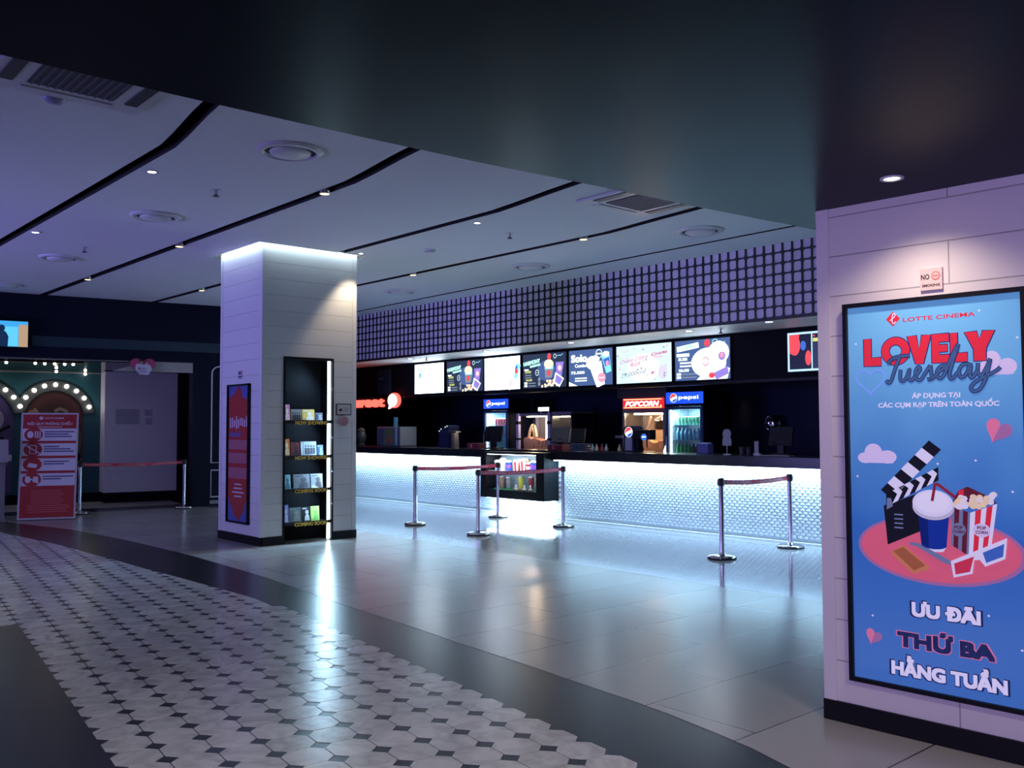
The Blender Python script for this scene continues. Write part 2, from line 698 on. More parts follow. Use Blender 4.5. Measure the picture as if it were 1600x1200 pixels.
mb = MB()
prev = [(x, -6.) for x in sx]
rows = []
for yc, w in slots + [(None, 0)]:
    lower = [(x, slot_y(yc, x) - w / 2) for x in sx] if yc else [(x, 10.95) for x in sx]
    rows.append((prev, lower))
    if yc:
        prev = [(x, slot_y(yc, x) + w / 2) for x in sx]
for a, c in rows:
    if interp(a, -12) < 6 < interp(c, -12):       # the panels the pillar passes through
        x0, x1, y0, y1 = OPN
        cut = lambda tab, x: interp(tab, x)
        L = [p for p in a if p[0] < x0] + [(x0, cut(a, x0))]
        L2 = [p for p in c if p[0] < x0] + [(x0, cut(c, x0))]
        cpanel(L + L2[::-1])
        m1 = [(x0, cut(a, x0)), (x1, cut(a, x1))]
        cpanel(m1 + [(x1, y0), (x0, y0)])
        if cut(c, x0) > y1:
            cpanel([(x0, y1), (x1, y1), (x1, cut(c, x1)), (x0, cut(c, x0))])
        Rr = [(x1, cut(a, x1))] + [p for p in a if p[0] > x1]
        R2 = [(x1, cut(c, x1))] + [p for p in c if p[0] > x1]
        cpanel(Rr + R2[::-1])
    elif interp(a, -12) < 7 < interp(c, -12):
        x0, x1, y0, y1 = OPN
        y1 = max(y1, interp(a, -12))
        L = [p for p in a if p[0] < x0] + [(x0, interp(a, x0))]
        L2 = [p for p in c if p[0] < x0] + [(x0, interp(c, x0))]
        cpanel(L + L2[::-1])
        cpanel([(x0, y1), (x1, y1), (x1, interp(c, x1)), (x0, interp(c, x0))])
        Rr = [(x1, interp(a, x1))] + [p for p in a if p[0] > x1]
        R2 = [(x1, interp(c, x1))] + [p for p in c if p[0] > x1]
        cpanel(Rr + R2[::-1])
    else:
        cpanel(a + c[::-1])
struct('ceiling', mb, 'white lobby ceiling cut by long black slots')
mb = MB().box(-19.5, -2.9, -6, 10.95, CZ + .32, CZ + .4, slot_black)
struct('ceiling_slot_back', mb, 'black back of the ceiling slots')

# low dark ceiling with its curved edge
edge = [(-3.3, -6), (-3.25, .0), (-3.23, .69), (-3.22, 1.37), (-3.2, 2.0), (-3.17, 2.6), (-3.11, 3.3), (-3.06, 4.0), (-2.99, 4.7), (-2.94, 5.2), (-2.85, 6.3)]
mb = MB().prism(edge + [(5, 6.3), (5, -6)], LZ, CZ + .3, dark_paint)
struct('ceiling_dark', mb, 'low dark ceiling above the viewer')

# ---- right wall with its panels -----------------------------------
pan_r = panel_mat('right_wall_panel', (.60, .56, .55), .2165, .105, 1.75, 0, line=.0035, u0=.69 - .875 * 3)
mb = MB().box(0, 4.2, 0, 1.35, 0, LZ + .01, pan_r)
struct('wall_right', mb, 'white panelled wall block on the right', WR, RR)
mb = MB().box(-.012, .06, -.006, .05, .1, LZ, mat('corner_trim', (.6, .56, .57), .4))
struct('trim_1', mb, 'white corner strip of the right wall', WR, RR)
struct('baseboard_right', MB().box(-.014, 4.2, -.014, .02, 0, .108, black, .003), 'black baseboard under the right wall', WR, RR)

# ---- pillar ---------------------------------------------------------
PX0, PX1, PY0, PY1 = -12.77, -11.47, 5.64, 7.09
pil_f = panel_mat('pillar_panel', (.66, .66, .67), .2165, .115, 30, 1, line=.003)
SH = (5.955, 6.725, 2.535)        # shelf niche y range and top
mb = MB()
mb.box(PX0, PX1 - .36, PY0, PY1, 0, CZ + .3, pil_f)
mb.box(PX1 - .36, PX1, PY0, SH[0], 0, CZ + .3, pil_f)
mb.box(PX1 - .36, PX1, SH[1], PY1, 0, CZ + .3, pil_f)
mb.box(PX1 - .36, PX1, SH[0], SH[1], SH[2], CZ + .3, pil_f)
struct('pillar', mb, 'square white panelled pillar in the middle of the lobby')
ct = mat('pillar_corner_trim', (.66, .66, .68), .4)
mb = MB()
for x, y in ((PX1, PY0), (PX1, PY1), (PX0, PY0)):
    sx_, sy_ = (1 if x == PX1 else -1), (1 if y == PY1 else -1)
    xa, xb = sorted((x + sx_ * .006, x - sx_ * .06))
    ya, yb = sorted((y + sy_ * .006, y - sy_ * .06))
    mb.box(xa, xb, ya, yb, .115, CZ + .02, ct)
struct('trim_2', mb, 'white corner strips of the pillar')
mb = MB()
t = .014
mb.box(PX0 - t, PX1 + t, PY0 - t, PY0 + .02, 0, .115, black)
mb.box(PX0 - t, PX0 + .02, PY0, PY1 + t, 0, .115, black)
mb.box(PX1 - .02, PX1 + t, PY0, SH[0], 0, .115, black)
mb.box(PX1 - .02, PX1 + t, SH[1], PY1 + t, 0, .115, black)
struct('baseboard_pillar', mb, 'black baseboard around the pillar')
# LED cove in the ceiling around the pillar
ledw = glow('cove_led', (.72, .93, 1.0), 26)
mb = MB()
x0, x1, y0, y1 = OPN
e = .012
for a in ((x0, x1, y0, y0 + e), (x0, x1, y1 - e, y1), (x0, x0 + e, y0, y1), (x1 - e, x1, y0, y1)):
    mb.box(*a, CZ + .07, CZ + .12, ledw)
o = mb.build('cove_light')
tag(o, 'bright white LED line in the ceiling gap around the pillar top', 'light')
# white sides of the cove, closing it above the ceiling
mb = MB()
for a in ((x0 - .04, x1 + .04, y0 - .04, y0 - .002), (x0 - .04, x1 + .04, y1 + .002, y1 + .04), (x0 - .04, x0 - .002, y0, y1), (x1 + .002, x1 + .04, y0, y1)):
    mb.box(*a, CZ + .005, CZ + .3, white_ceiling)
struct('trim_3', mb, 'white sides of the light cove around the pillar')

# ---- lattice fascia above the counter --------------------------------
FX0, FX1, FY = -20.6, -3.9, 10.9
pit_ = 1.02 / 7
bar = mat('lattice_black', (.008, .009, .018), .4)
mb = MB().box(FX0, FX1, FY + .02, FY + .1, 3.03, CZ + .06, mat('fascia_white', (.74, .70, .80), .55))
struct('wall_back_fascia', mb, 'white fascia board behind the black lattice')
mb = MB()
nx = int((FX1 - FX0) / pit_)
hole, rr = pit_ * .43, .028
loop = []
for ci, (sx_, sz_) in enumerate(((1, 1), (-1, 1), (-1, -1), (1, -1))):
    for k in range(4):
        t = PI / 2 * (ci + k / 3)
        loop.append((sx_ * (hole - rr) + rr * cos(t), sz_ * (hole - rr) + rr * sin(t)))
n = len(loop)
outer_l = []
for k, (a, c) in enumerate(loop):
    s = pit_ / 2 / max(abs(a), abs(c))
    if k % 4 in (1, 2):
        g = loop[k]
        outer_l.append((math.copysign(pit_ / 2, g[0]), math.copysign(pit_ / 2, g[1])))
    else:
        outer_l.append((math.copysign(pit_ / 2, a) if abs(a) > abs(c) else a, math.copysign(pit_ / 2, c) if abs(c) >= abs(a) else c))
for i in range(nx):
    for j in range(7):
        cx, cz = FX0 + (i + .5) * pit_, 3.035 + (j + .5) * pit_
        vs = [(cx + a, FY, cz + c) for a, c in loop] + [(cx + a, FY, cz + c) for a, c in outer_l] + [(cx + a, FY + .02, cz + c) for a, c in loop]
        fs = [(n + k, n + (k + 1) % n, (k + 1) % n, k)[::-1] for k in range(n)] + [(k, (k + 1) % n, 2 * n + (k + 1) % n, 2 * n + k)[::-1] for k in range(n)]
        mb.add(vs, fs, bar)
mb.box(FX0, FX1, FY - .012, FY + .02, 3.0, 3.037, bar)
mb.box(FX0, FX1, FY - .012, FY + .02, 3.035 + 7 * pit_ - .004, CZ + .03, bar)
o = mb.build('trim_4')
o['kind'] = 'structure'
o['label'] = 'black square lattice above the counter'
# soffit over the serving side, bulkhead with the menus, dark back room
struct('ceiling_soffit', MB().box(FX0, FX1, FY + .056, 12.3, 3.03, 3.1, mat('soffit_white', (.8, .81, .84), .5)), 'white soffit over the counter')
mb = MB().box(FX0, FX1, 12.24, 12.4, 2.27, 3.03, black_matte)
mb.box(FX0, FX1, 12.2, 12.4, 2.24, 2.285, black)
struct('wall_back_bulkhead', mb, 'black bulkhead that carries the menu screens')
struct('wall_back', MB().box(FX0, FX1, 14.0, 14.12, 0, 3.1, mat('back_room_navy', (.008, .013, .04), .5, spec=.15)), 'dark back wall of the serving area')
mb = MB().box(FX0 - .1, FX0, 10.9, 14.1, 0, 3.1, black_matte)
struct('wall_back_left', mb, 'dark left end wall of the serving area')
struct('ceiling_back', MB().box(FX0, FX1, 12.4, 14.1, 2.7, 2.8, black_matte), 'dark ceiling of the back room')
struct('trim_5', MB().box(-11.46, -10.32, 12.62, 13.3, 2.08, 2.69, mat('duct_casing', (.06, .065, .1), .45)), 'dark grey casing above the popcorn cabinet')

# ---- left wall with its opening ---------------------------------------
teal = mat('teal_wall_paint', (.009, .075, .1), .5)
teal_dim = mat('teal_band_paint', (.007, .03, .055), .5)
blk_ceil = mat('recess_black_gloss', (.004, .004, .005), .09, spec=.25)
grey_lintel = mat('lintel_grey', (.34, .32, .31), .5)
block_white = mat('block_white', (.62, .6, .66), .45)
mb = MB().box(-7, 6, 0, .3, 2.85, CZ + .3, navy)
mb.box(3.38, 6, 0, .3, 0, 2.85, navy)
mb.box(5.7, 6, .3, 3.2, 0, CZ + .3, navy)
mb.box(-7, -2.6, 0, .3, 0, 2.85, navy)
struct('wall_left', mb, 'dark navy left wall with a wide opening', WL, RL)
struct('trim_6', MB().box(.52, 6, -.02, 0, 3.075, 3.265, teal_dim), 'dark teal band along the left wall', WL, RL)
struct('trim_7', MB().box(-7, 2.2, -.012, .02, 2.835, 2.86, mat('edge_grey', (.12, .12, .14), .4)), 'thin pale edge above the opening', WL, RL)
mb = MB().box(-2.6, 2.08, 2.6, 2.7, .2, 2.83, teal)
mb.box(-2.6, 2.08, 2.59, 2.6, 2.73, 2.748, mat('edge_pale', (.3, .3, .3), .4))
struct('wall_left_recess', mb, 'teal back wall of the left recess', WL, RL)
mb = MB().box(2.06, 3.52, 2.0, 2.62, .22, 2.755, block_white)
struct('wall_left_block', mb, 'white wall block at the end of the recess', WL, RL)
mb = MB().box(-2.6, 2.08, 2.58, 2.7, 0, .2, black_matte)
mb.box(2.08, 3.8, 2.04, 2.7, 0, .22, black_matte)
struct('baseboard_left', mb, 'black plinth along the recess walls', WL, RL)
struct('ceiling_recess', MB().add([(x, y, z) for x in (-2.6, 3.72) for y, z in ((.3, 2.838), (2.6, 2.745), (2.6, 2.85), (.3, 2.85))], [(0, 1, 5, 4), (3, 7, 6, 2), (0, 4, 7, 3), (1, 2, 6, 5), (0, 3, 2, 1), (4, 5, 6, 7)], blk_ceil), 'glossy black ceiling of the recess', WL, RL)
mb = MB().box(3.52, 3.8, 2.0, 2.7, 0, 2.8, black_matte)
mb.box(3.72, 3.8, .3, 2.7, 0, 2.8, black_matte)
mb.box(-2.7, -2.6, .3, 2.7, 0, 2.86, black_matte)
struct('wall_left_return', mb, 'black return wall of the recess', WL, RL)
mb = MB()
g = [(1.9, 2.66), (3.38, 2.66), (3.38, 2.86), (2.5, 2.86)]
mb.flat(g, .14, grey_lintel, .14)
struct('trim_8', mb, 'grey lintel over the white wall block', WL, RL)
white_line = mat('white_moulding', (.6, .6, .62), .5)
for z0, z1, r, nm in ((.87, 2.8, .14, 'trim_9'), (.19, .72, .0, 'trim_10')):
    x0, x1 = 3.755, 4.75
    if r:
        pts = [(x0, z0), (x1, z0)] + [(x1 - r + r * cos(a * PI / 12), z1 - r + r * sin(a * PI / 12)) for a in range(7)] + [(x0 + r + r * cos(PI / 2 + a * PI / 12), z1 - r + r * sin(PI / 2 + a * PI / 12)) for a in range(7)]
    else:
        pts = [(x0, z0), (x1, z0), (x1, z1), (x0, z1)]
    mb = MB().line(pts, .026, 0, white_line, .015, True)
    struct(nm, mb, 'white moulding frame with rounded top on the navy wall' if r else 'low white rectangular moulding frame on the navy wall', WL, RL)
# marble strip and dark threshold of the recess
ms = mat('recess_marble', (.42, .41, .4), .3, var=.25, bump=None)
struct('floor_recess', MB().box(-2.6, 3.4, .87, 2.58, 0, .003, ms), 'pale marble floor strip inside the recess', WL, RL)

# ================================================================== things on the ceiling
ring_white = mat('fitting_white', (.6, .6, .64), .4)
warm_disc = glow('lamp_warm', (1, .86, .66), 14)
white_disc = glow('lamp_white', (.9, .95, 1), 16)


def downlight(x, y, z, color, energy, angle, label, group, disc, r=.05, target=None, emit_light=True):
    t = thing('downlight', label, 'downlight', (x, y, z), 0, group)
    MB().lathe([(r * .86, -.001), (r, -.008), (r * 1.35, -.007), (r * 1.38, 0), (r * .86, 0)], ring_white, seg=24).build('trim_ring', t)
    MB().cyl((0, 0, -.004), (0, 0, -.001), r * .86, disc, seg=20).build('lens', t)
    if emit_light:
        spot('downlight_light', (x, y, z - .03), target or (x, y, 0), color, energy, angle, .6 if angle < 100 else 1., .04)
    return t


WARM, CW = (1, .8, .55), (.8, .9, 1)
# white panel spots
downlight(-8.9, 3.22, CZ, CW, 25, 60, 'small round ceiling spot left of the large diffuser on the near white panel', None, white_disc, .045)
downlight(-12.62, 3.13, CZ, CW, 20, 60, 'small round ceiling spot on the far left white panel', None, white_disc, .045)
downlight(-8.61, 7.01, CZ, CW, 18, 60, 'small round ceiling spot between the pillar and the right air cassette', None, white_disc, .04)
downlight(-11.2, 7.0, CZ, WARM, 75, 74, 'warm ceiling spot close to the right face of the pillar', None, warm_disc, .035, target=(-11.42, 6.85, 0))
# warm spots inside the slots
for i, (x, yc, lab) in enumerate(((-8.5, 4.87, 'warm slot lamp nearest the viewer in the second black slot'), (-12.27, 4.87, 'warm slot lamp in the middle of the second black slot'),
                                  (-15.99, 4.87, 'warm slot lamp at the far end of the second black slot'), (-15.97, 6.79, 'warm slot lamp left of the pillar in the third black slot'),
                                  (-8.4, 8.63, 'warm slot lamp in the fourth black slot near its bend'), (-12.17, 8.63, 'warm slot lamp in the fourth black slot right of the pillar'))):
    y = slot_y(yc, x)
    t = thing('slot_lamp', lab, 'spotlight', (x, y, CZ + .075), 0, 'lamps in the ceiling slots')
    MB().lathe([(.05, -.1), (.055, -.1), (.05, .02), (.02, .06), (0, .06)], steel, seg=18).build('housing', t)
    MB().cyl((0, 0, -.098), (0, 0, -.09), .05, glow('lamp_amber', (1, .68, .34), 3.0), seg=18).build('lens', t)
    MB().tube([(0, 0, .06), (0, 0, .25)], .012, black).build('stem', t)
    spot('slot_light', (x, y, CZ - .02), (x, y - .1, 0), WARM, 14, 70, .7, .04)
# lights of the soffit over the counter
for x, y, lab in ((-7.35, 11.25, 'counter soffit spot nearest the right wall'), (-8.85, 11.38, 'counter soffit spot above the rightmost combo menu screen'), (-11.4, 11.38, 'counter soffit spot above the dark blue drink menu screen'),
                  (-13.69, 11.38, 'counter soffit spot above the white menu screen with a drink at its edge'), (-16.24, 11.38, 'counter soffit spot above the leftmost white menu screen')):
    downlight(x, y, 3.03, (.55, .7, 1), 34, 120, lab, 'downlights in the counter soffit', white_disc, .06)
# low dark ceiling
downlight(-2.09, 4.25, LZ, (1, .80, .64), 42, 125, 'bright warm downlight in the dark ceiling in front of the lightbox poster', None, warm_disc, .04, target=(-2.1, 4.42, 0))
for x, y, tx, ty, lab in ((-1.1, .9, -3.6, 1.7, 'downlight in the dark ceiling above the near end of the octagon floor'), (-2.3, -.7, -5.2, 1.9, 'downlight in the dark ceiling behind the viewer on the left'),
                          (.4, 1.7, -2.2, 3.4, 'downlight in the dark ceiling above the viewer on the right')):
    downlight(x, y, LZ, (1, .95, .88), 125, 100, lab, None, warm_disc, .05, target=(tx, ty, 0))

# round air diffusers
dif = mat('diffuser_white', (.66, .66, .7), .4)


def diffuser(x, y, r, label):
    t = thing('air_diffuser', label, 'air vent', (x, y, CZ), 0, 'round air diffusers in the ceiling')
    MB().lathe([(r * .78, .0), (r * .8, -.03), (r * .92, -.025), (r, -.008), (r * 1.02, 0), (r * .78, 0)], dif, seg=40).build('rim', t)
    MB().lathe([(0, -.05), (r * .3, -.048), (r * .55, -.04), (r * .62, -.026), (r * .63, -.014), (r * .55, -.006), (0, -.006)], dif, seg=40).build('dish', t)
    MB().lathe([(r * .78, -.002), (0, -.002)], slot_black, seg=30).build('duct_shadow_gap', t)
    return t


for x, y, r, lab in ((-7.42, 3.9, .29, 'large round ceiling diffuser nearest the viewer, on the second white panel'), (-10.75, 3.94, .28, 'round ceiling diffuser between the two small spots left of the pillar'),
                     (-14.28, 3.87, .28, 'round ceiling diffuser far left, before the dark wall'), (-17.6, 3.9, .28, 'round ceiling diffuser at the far left edge above the wall screen'),
                     (-7.13, 9.42, .3, 'round ceiling diffuser nearest the right wall above the lattice'), (-10.42, 9.54, .3, 'round ceiling diffuser above the middle of the lattice'),
                     (-13.9, 9.52, .3, 'round ceiling diffuser just right of the pillar top')):
    diffuser(x, y, r, lab)


def cassette(x0, x1, y0, y1, label):
    """ceiling air conditioner: panel, grille, four louvre flaps"""
    cx, cy = (x0 + x1) / 2, (y0 + y1) / 2
    hx, hy = (x1 - x0) / 2, (y1 - y0) / 2
    t = thing('air_conditioner', label, 'air conditioner', (cx, cy, CZ), 0, 'ceiling air conditioners')
    MB().box(-hx, hx, -hy, hy, -.03, -.001, dif, .008).build('panel', t)
    g = MB()
    k = .56
    g.box(-hx * k, hx * k, -hy * k, hy * k, -.036, -.03, mat('grille_dark', (.05, .05, .075), .5))
    for i in range(11):
        yy = -hy * k + (i + .5) * 2 * hy * k / 11
        g.box(-hx * k, hx * k, yy - .008, yy + .008, -.042, -.034, mat('grille_slat', (.1, .1, .14), .5))
    g.build('grille', t)
    for a in ((-hx * .6, hx * .6, hy * .72, hy * .9), (-hx * .6, hx * .6, -hy * .9, -hy * .72), (-hx * .9, -hx * .72, -hy * .6, hy * .6), (hx * .72, hx * .9, -hy * .6, hy * .6)):
        MB().box(*a, -.04, -.028, mat('louvre_dark', (.035, .035, .055), .4) if abs(a[2]) > hy * .7 or abs(a[3]) > hy * .7 else dif, .004).build('louvre', t)
    return t


cassette(-7.28, -6.23, 1.44, 2.49, 'square ceiling air conditioner cut off by the dark ceiling at far left')
cassette(-7.05, -6.0, 7.12, 8.17, 'square ceiling air conditioner above the lattice, cut off by the dark ceiling')
# small fittings
t = thing('dome_camera', 'small dome fitting below the left ceiling air conditioner', 'camera', (-7.3, 1.92, CZ))
MB().lathe([(0, -.07), (.05, -.06), (.075, -.03), (.08, -.02)], mat('dome_blue', (.38, .38, .6), .3)).build('dome', t)
MB().lathe([(.08, -.02), (.11, -.018), (.115, 0), (0, 0)], dif).build('base', t)
for x, y, z, lab in ((-9.15, 3.97, CZ, 'fire sprinkler between the first small spot and the second slot'), (-13.25, 3.9, CZ, 'fire sprinkler above the far left round diffuser'), (-8.8, 7.7, CZ, 'fire sprinkler in front of the right air conditioner'),
                     (-8.35, 11.5, 3.03, 'fire sprinkler in the counter soffit near its right end'), (-15.75, 11.45, 3.03, 'fire sprinkler in the counter soffit above the leftmost menu screens')):
    t = thing('sprinkler', lab, 'sprinkler', (x, y, z), 0, 'ceiling sprinklers')
    MB().lathe([(0, -.004), (.045, -.004), (.05, 0)], dif, seg=18).build('rosette', t)
    MB().tube([(0, 0, 0), (0, 0, -.05)], .014, steel).build('pipe', t)
    MB().lathe([(0, -.075), (.035, -.072), (.035, -.068), (.008, -.05)], mat('sprinkler_dark', (.1, .1, .12), .4), seg=14).build('deflector', t)
t = thing('smoke_detector', 'white smoke detector on the ceiling right of the pillar', 'smoke detector', (-10.38, 7.6, CZ))
MB().lathe([(0, -.05), (.04, -.048), (.06, -.03), (.085, -.02), (.09, 0), (0, 0)], dif, seg=26).build('body', t)
MB().lathe([(.062, -.032), (.066, -.034), (.07, -.027)], mat('detector_grey', (.3, .3, .33), .5), seg=26).build('vent_ring', t)

# ================================================================== left recess
bulb_m = glow('bulb_glow', (1, .93, .82), 10)


def arch(cx, bulbs, dy, label, swirl, name='marquee_arch'):
    t = thing(name, label, 'arch', WL, RL, 'bulb lit arches on the teal wall')
    cz, rin, rout = 1.79, .56, .77
    y = 2.6 - dy
    mb = MB()
    a0, a1, n = rad(8), rad(172), 30
    inn = [(cx + rin * cos(a0 + (a1 - a0) * k / n), cz + rin * sin(a0 + (a1 - a0) * k / n)) for k in range(n + 1)]
    out = [(cx + rout * cos(a0 + (a1 - a0) * k / n), cz + rout * sin(a0 + (a1 - a0) * k / n)) for k in range(n + 1)]
    for k in range(n):
        mb.flat([inn[k], out[k], out[k + 1], inn[k + 1]], y, mat('arch_dark', (.03, .035, .04), .4), .05)
    mb.build('arch_band', t)
    mb = MB()
    pts = [(cx - .555, .26), (cx + .555, .26)] + [(cx + .555 * cos(PI * k / 24), cz + .555 * sin(PI * k / 24)) for k in range(25)]
    mb.flat(pts, y, swirl[0], .012)
    for (pp, w, m) in swirl[1]:
        mb.line([(cx + a, z) for a, z in pp], w, y - .012, m, .002)
    for (px, pz, rx, rz, m) in swirl[2]:
        mb.disc(cx + px, pz, rx, rz, y - .012, m, .0025)
    mb.build('mural', t)
    for bx, bz in bulbs:
        s = MB().cyl((bx, y - .05, bz), (bx, y - .09, bz), .02, steel, seg=12)
        o = s.build('bulb_socket', t)
        MB().ball((0, 0, 0), .043, bulb_m, 14, 8).build('bulb', o, (bx, y - .125, bz))
    return t


mr_ = mat('mural_red_brown', (.06, .018, .02), .4, var=.5, bump=(5, .1))
cream = mat('mural_cream', (.25, .2, .16), .4)
skin = mat('mural_orange', (.3, .13, .07), .4)
off = [(math.cos(a) * .69, math.sin(a) * .69) for a in [rad(19.5 + 17.6 * k) for k in range(9)]]
sw1 = (mr_, [([(-.38, 1.98), (-.28, 1.85), (-.12, 1.72), (-.05, 1.55)], .045, cream), ([(.0, 1.92), (.1, 1.98), (.22, 1.93), (.26, 1.8), (.2, 1.68)], .07, cream), ([(.26, 1.25), (.4, 1.05), (.5, .92), (.38, .8), (.5, .7)], .08, cream)],
       [(-.42, 1.82, .1, .13, skin), (.42, 1.3, .1, .3, mat('mural_olive', (.09, .08, .05), .4)), (.43, .95, .09, .1, black)])
arch(1.17, [(1.17 + a, 1.79 + c) for a, c in off], 0, 'bulb lit arch with a brown red mural behind the red rules board', sw1)
pv = mat('mural_violet', (.07, .05, .16), .4, var=.4)
sw2 = (pv, [([(.1, 1.6), (.3, 1.5), (.5, 1.62)], .06, black), ([(.2, 1.3), (.4, 1.35)], .1, black)], [(.25, 1.75, .14, .2, mat('mural_lilac', (.3, .26, .42), .4)), (.4, 1.0, .1, .25, mat('mural_grey', (.16, .16, .22), .4))])
arch(-.15, [(-.15 + a, 1.79 + c) for a, c in off[1:]], .012, 'bulb lit arch with a violet mural at the far left edge', sw2)
spot('recess_light', (-19.9, 5.2, 2.7), (-21, 6.2, 1.5), (1, .9, .75), 3, 100, .8, .1)

# small bulbs under the glossy recess ceiling
t = thing('bulb_track', 'row of small lit bulbs under the glossy black recess ceiling', 'light', WL, RL)
MB().box(-.6, 1.45, .46, .54, 2.808, 2.832, black).build('track', t)
for s_, d_ in ((.14, .5), (.62, .5), (.78, .5), (.95, .5), (1.12, .5), (1.27, .5)):
    MB().ball((0, 0, 0), .026, bulb_m, 12, 6).build('bulb', t, (s_, d_, 2.79))
for s_, d_, lab in ((1.13, 2.0, 'single small bulb under the recess ceiling above the arch top'), (1.73, 2.45, 'single small bulb under the recess ceiling at the arch right')):
    t = thing('ceiling_bulb', lab, 'light', WL, RL)
    MB().ball((0, 0, 0), .03, bulb_m, 12, 6).build('bulb', t, (s_, d_, 2.715 if d_ > 2.2 else 2.73))
    MB().cyl((s_, d_, 2.735), (s_, d_, 2.775), .016, steel, seg=12).build('socket', t)

# wall screen on the left wall
t = thing('wall_screen', 'bright blue wall screen showing a dark figure, high on the left wall', 'screen', WL, RL)
MB().box(-.82, .46, -.13, -.02, 3.02, 3.52, black, .006).build('housing', t)
MB().box(-.4, .1, -.02, 0.001, 3.1, 3.4, steel).build('bracket', t)
mb = MB().rect(-.8, 3.04, .44, 3.5, -.13, glow('tv_blue', (.05, .38, .85), 1), .002)
mb.rect(-.2, 3.05, .28, 3.4, -.132, glow('tv_cyan', (.12, .6, .9), 1), .001)
mb.rect(.29, 3.04, .44, 3.44, -.132, glow('tv_tan', (.6, .4, .25), .8), .001)
dk = glow('tv_dark', (.004, .02, .07), 1)
mb.disc(.02, 3.37, .055, .06, -.133, dk, .001)
mb.flat([(-.14, 3.04), (.12, 3.04), (.13, 3.22), (.09, 3.3), (.04, 3.33), (-.02, 3.33), (-.07, 3.28)], -.133, dk, .001)
mb.line([(-.05, 3.27), (-.13, 3.2), (-.2, 3.22)], .04, -.133, dk, .001)
mb.build('display', t)

# heart board hanging in the opening
t = thing('heart_board', 'pink heart board with a couple, hanging over the white wall block', 'sign', WL, RL)
pink = mat('heart_pink', (.42, .04, .15), .5)


def heart_pts(cx, cz, w, h, n=40):
    out = []
    for k in range(n):
        a = 2 * PI * k / n
        out.append((cx + w / 2 * sin(a) ** 3, cz + h / 2 * ((13 * cos(a) - 5 * cos(2 * a) - 2 * cos(3 * a) - cos(4 * a)) / 14.5)))
    return out


mb = MB().flat(heart_pts(2.43, 2.77, .47, .34), -.05, pink, .015)
mb.build('heart', t)
mb = MB()
lil = mat('card_lilac', (.62, .6, .74), .5)
mb.flat([(2.3, 2.79), (2.36, 2.81), (2.44, 2.79), (2.5, 2.81), (2.57, 2.78), (2.6, 2.69), (2.55, 2.64), (2.53, 2.6), (2.38, 2.59), (2.33, 2.65), (2.29, 2.7)], -.065, lil, .006)
mb.text('♥', 2.36, 2.7, .03, -.071, pink)
for k in range(3):
    mb.rect(2.35, 2.64 + k * .035, 2.5 - .02 * (k % 2), 2.65 + k * .035, -.071, mat('card_ink', (.12, .1, .2), .5), .001)
mb.build('cloud_card', t)
mb = MB()
hair, face = mat('print_hair', (.03, .012, .015), .5), mat('print_skin', (.45, .25, .2), .5)
for x in (2.39, 2.49):
    mb.disc(x, 2.84, .036, .04, -.065, hair, .003)
    mb.disc(x + .006, 2.83, .022, .028, -.068, face, .002)
mb.build('couple_print', t)
MB().tube([(2.43, -.058, 2.83), (2.43, .02, 2.95)], .003, steel).build('hanging_wire', t)

# papers on the white block
for x0, x1, z0, z1, lab in ((2.27, 2.75, 1.65, 1.97, 'wide grey notice sheet taped on the white wall block'), (2.85, 3.01, 1.83, 1.96, 'small grey notice sheet, upper one right of the wide notice'), (2.87, 3.01, 1.64, 1.78, 'small grey notice sheet, lower one right of the wide notice')):
    t = thing('notice_sheet', lab, 'notice', WL, RL)
    mb = MB().rect(x0, z0, x1, z1, 2.0, mat('notice_paper', (.40, .39, .45), .6), .003)
    mb.build('paper', t)
    mb = MB()
    nl = 6 if x1 - x0 > .3 else 3
    for k in range(nl):
        zz = z0 + (k + .5) * (z1 - z0) / nl
        mb.rect(x0 + .02, zz - .006, x1 - .02 - .03 * (k % 3), zz + .006, 1.997, mat('notice_ink', (.26, .25, .32), .6), .001)
    mb.build('printed_lines', t)
MB().box(3.74, 3.95, -.012, .002, .05, .12, steel, .003).build('wall_vent', None, WL, RL)
tag(bpy.data.objects['wall_vent'], 'small steel vent cover low on the navy wall left of the pillar', 'vent')

# leaning rules board
t = thing('rules_board', 'red and white cinema rules board leaning back on a stand before the recess', 'sign', (-17.41, 4.12, 0.004), (rad(-9.3), 0, rad(68.9)))
bw, bh = .9, 1.86
frm = mat('board_edge', (.5, .49, .55), .4)
red = mat('board_red', (.36, .018, .028), .45)
wht = mat('board_white', (.62, .6, .72), .45)
MB().box(0, bw, 0, .03, .012, bh, frm, .004).build('frame', t)
mb = MB().rect(.03, .04, bw - .03, bh - .03, 0, red, .002)
zt = bh - .28
rowh = .26
for k in range(4):
    mb.rect(.03, zt - k * rowh - .215, bw - .03, zt - k * rowh, -.002, wht, .001)
mb.build('printed_sheet', t)
mb = MB()
for k in range(4):
    cz = zt - k * rowh - .105
    mb.disc(.2, cz, .145, .118, -.003, red, .001)
    if k == 0:
        mb.disc(.15, cz, .05, .06, -.004, wht, .001)
        for q in range(3):
            mb.rect(.22 + q * .035, cz - .06, .24 + q * .035, cz + .06, -.004, wht, .001)
    elif k == 1:
        mb.line([(.15, cz - .07), (.25, cz - .07), (.25, cz + .07), (.15, cz + .07)], .016, -.004, wht, .001, True)
    elif k == 2:
        mb.flat([(.12, cz - .04), (.26, cz - .06), (.28, cz), (.15, cz + .03)], -.004, wht, .001)
    else:
        mb.disc(.14, cz, .045, .06, -.004, wht, .001)
        mb.rect(.22, cz - .05, .3, cz + .05, -.004, wht, .001)
    if k in (1, 3):
        mb.line([(.09, cz + .07), (.31, cz - .07)], .018, -.0045, wht, .001)
mb.build('pictogram', t)
ink = mat('board_ink', (.1, .08, .2), .5)
mb = MB()
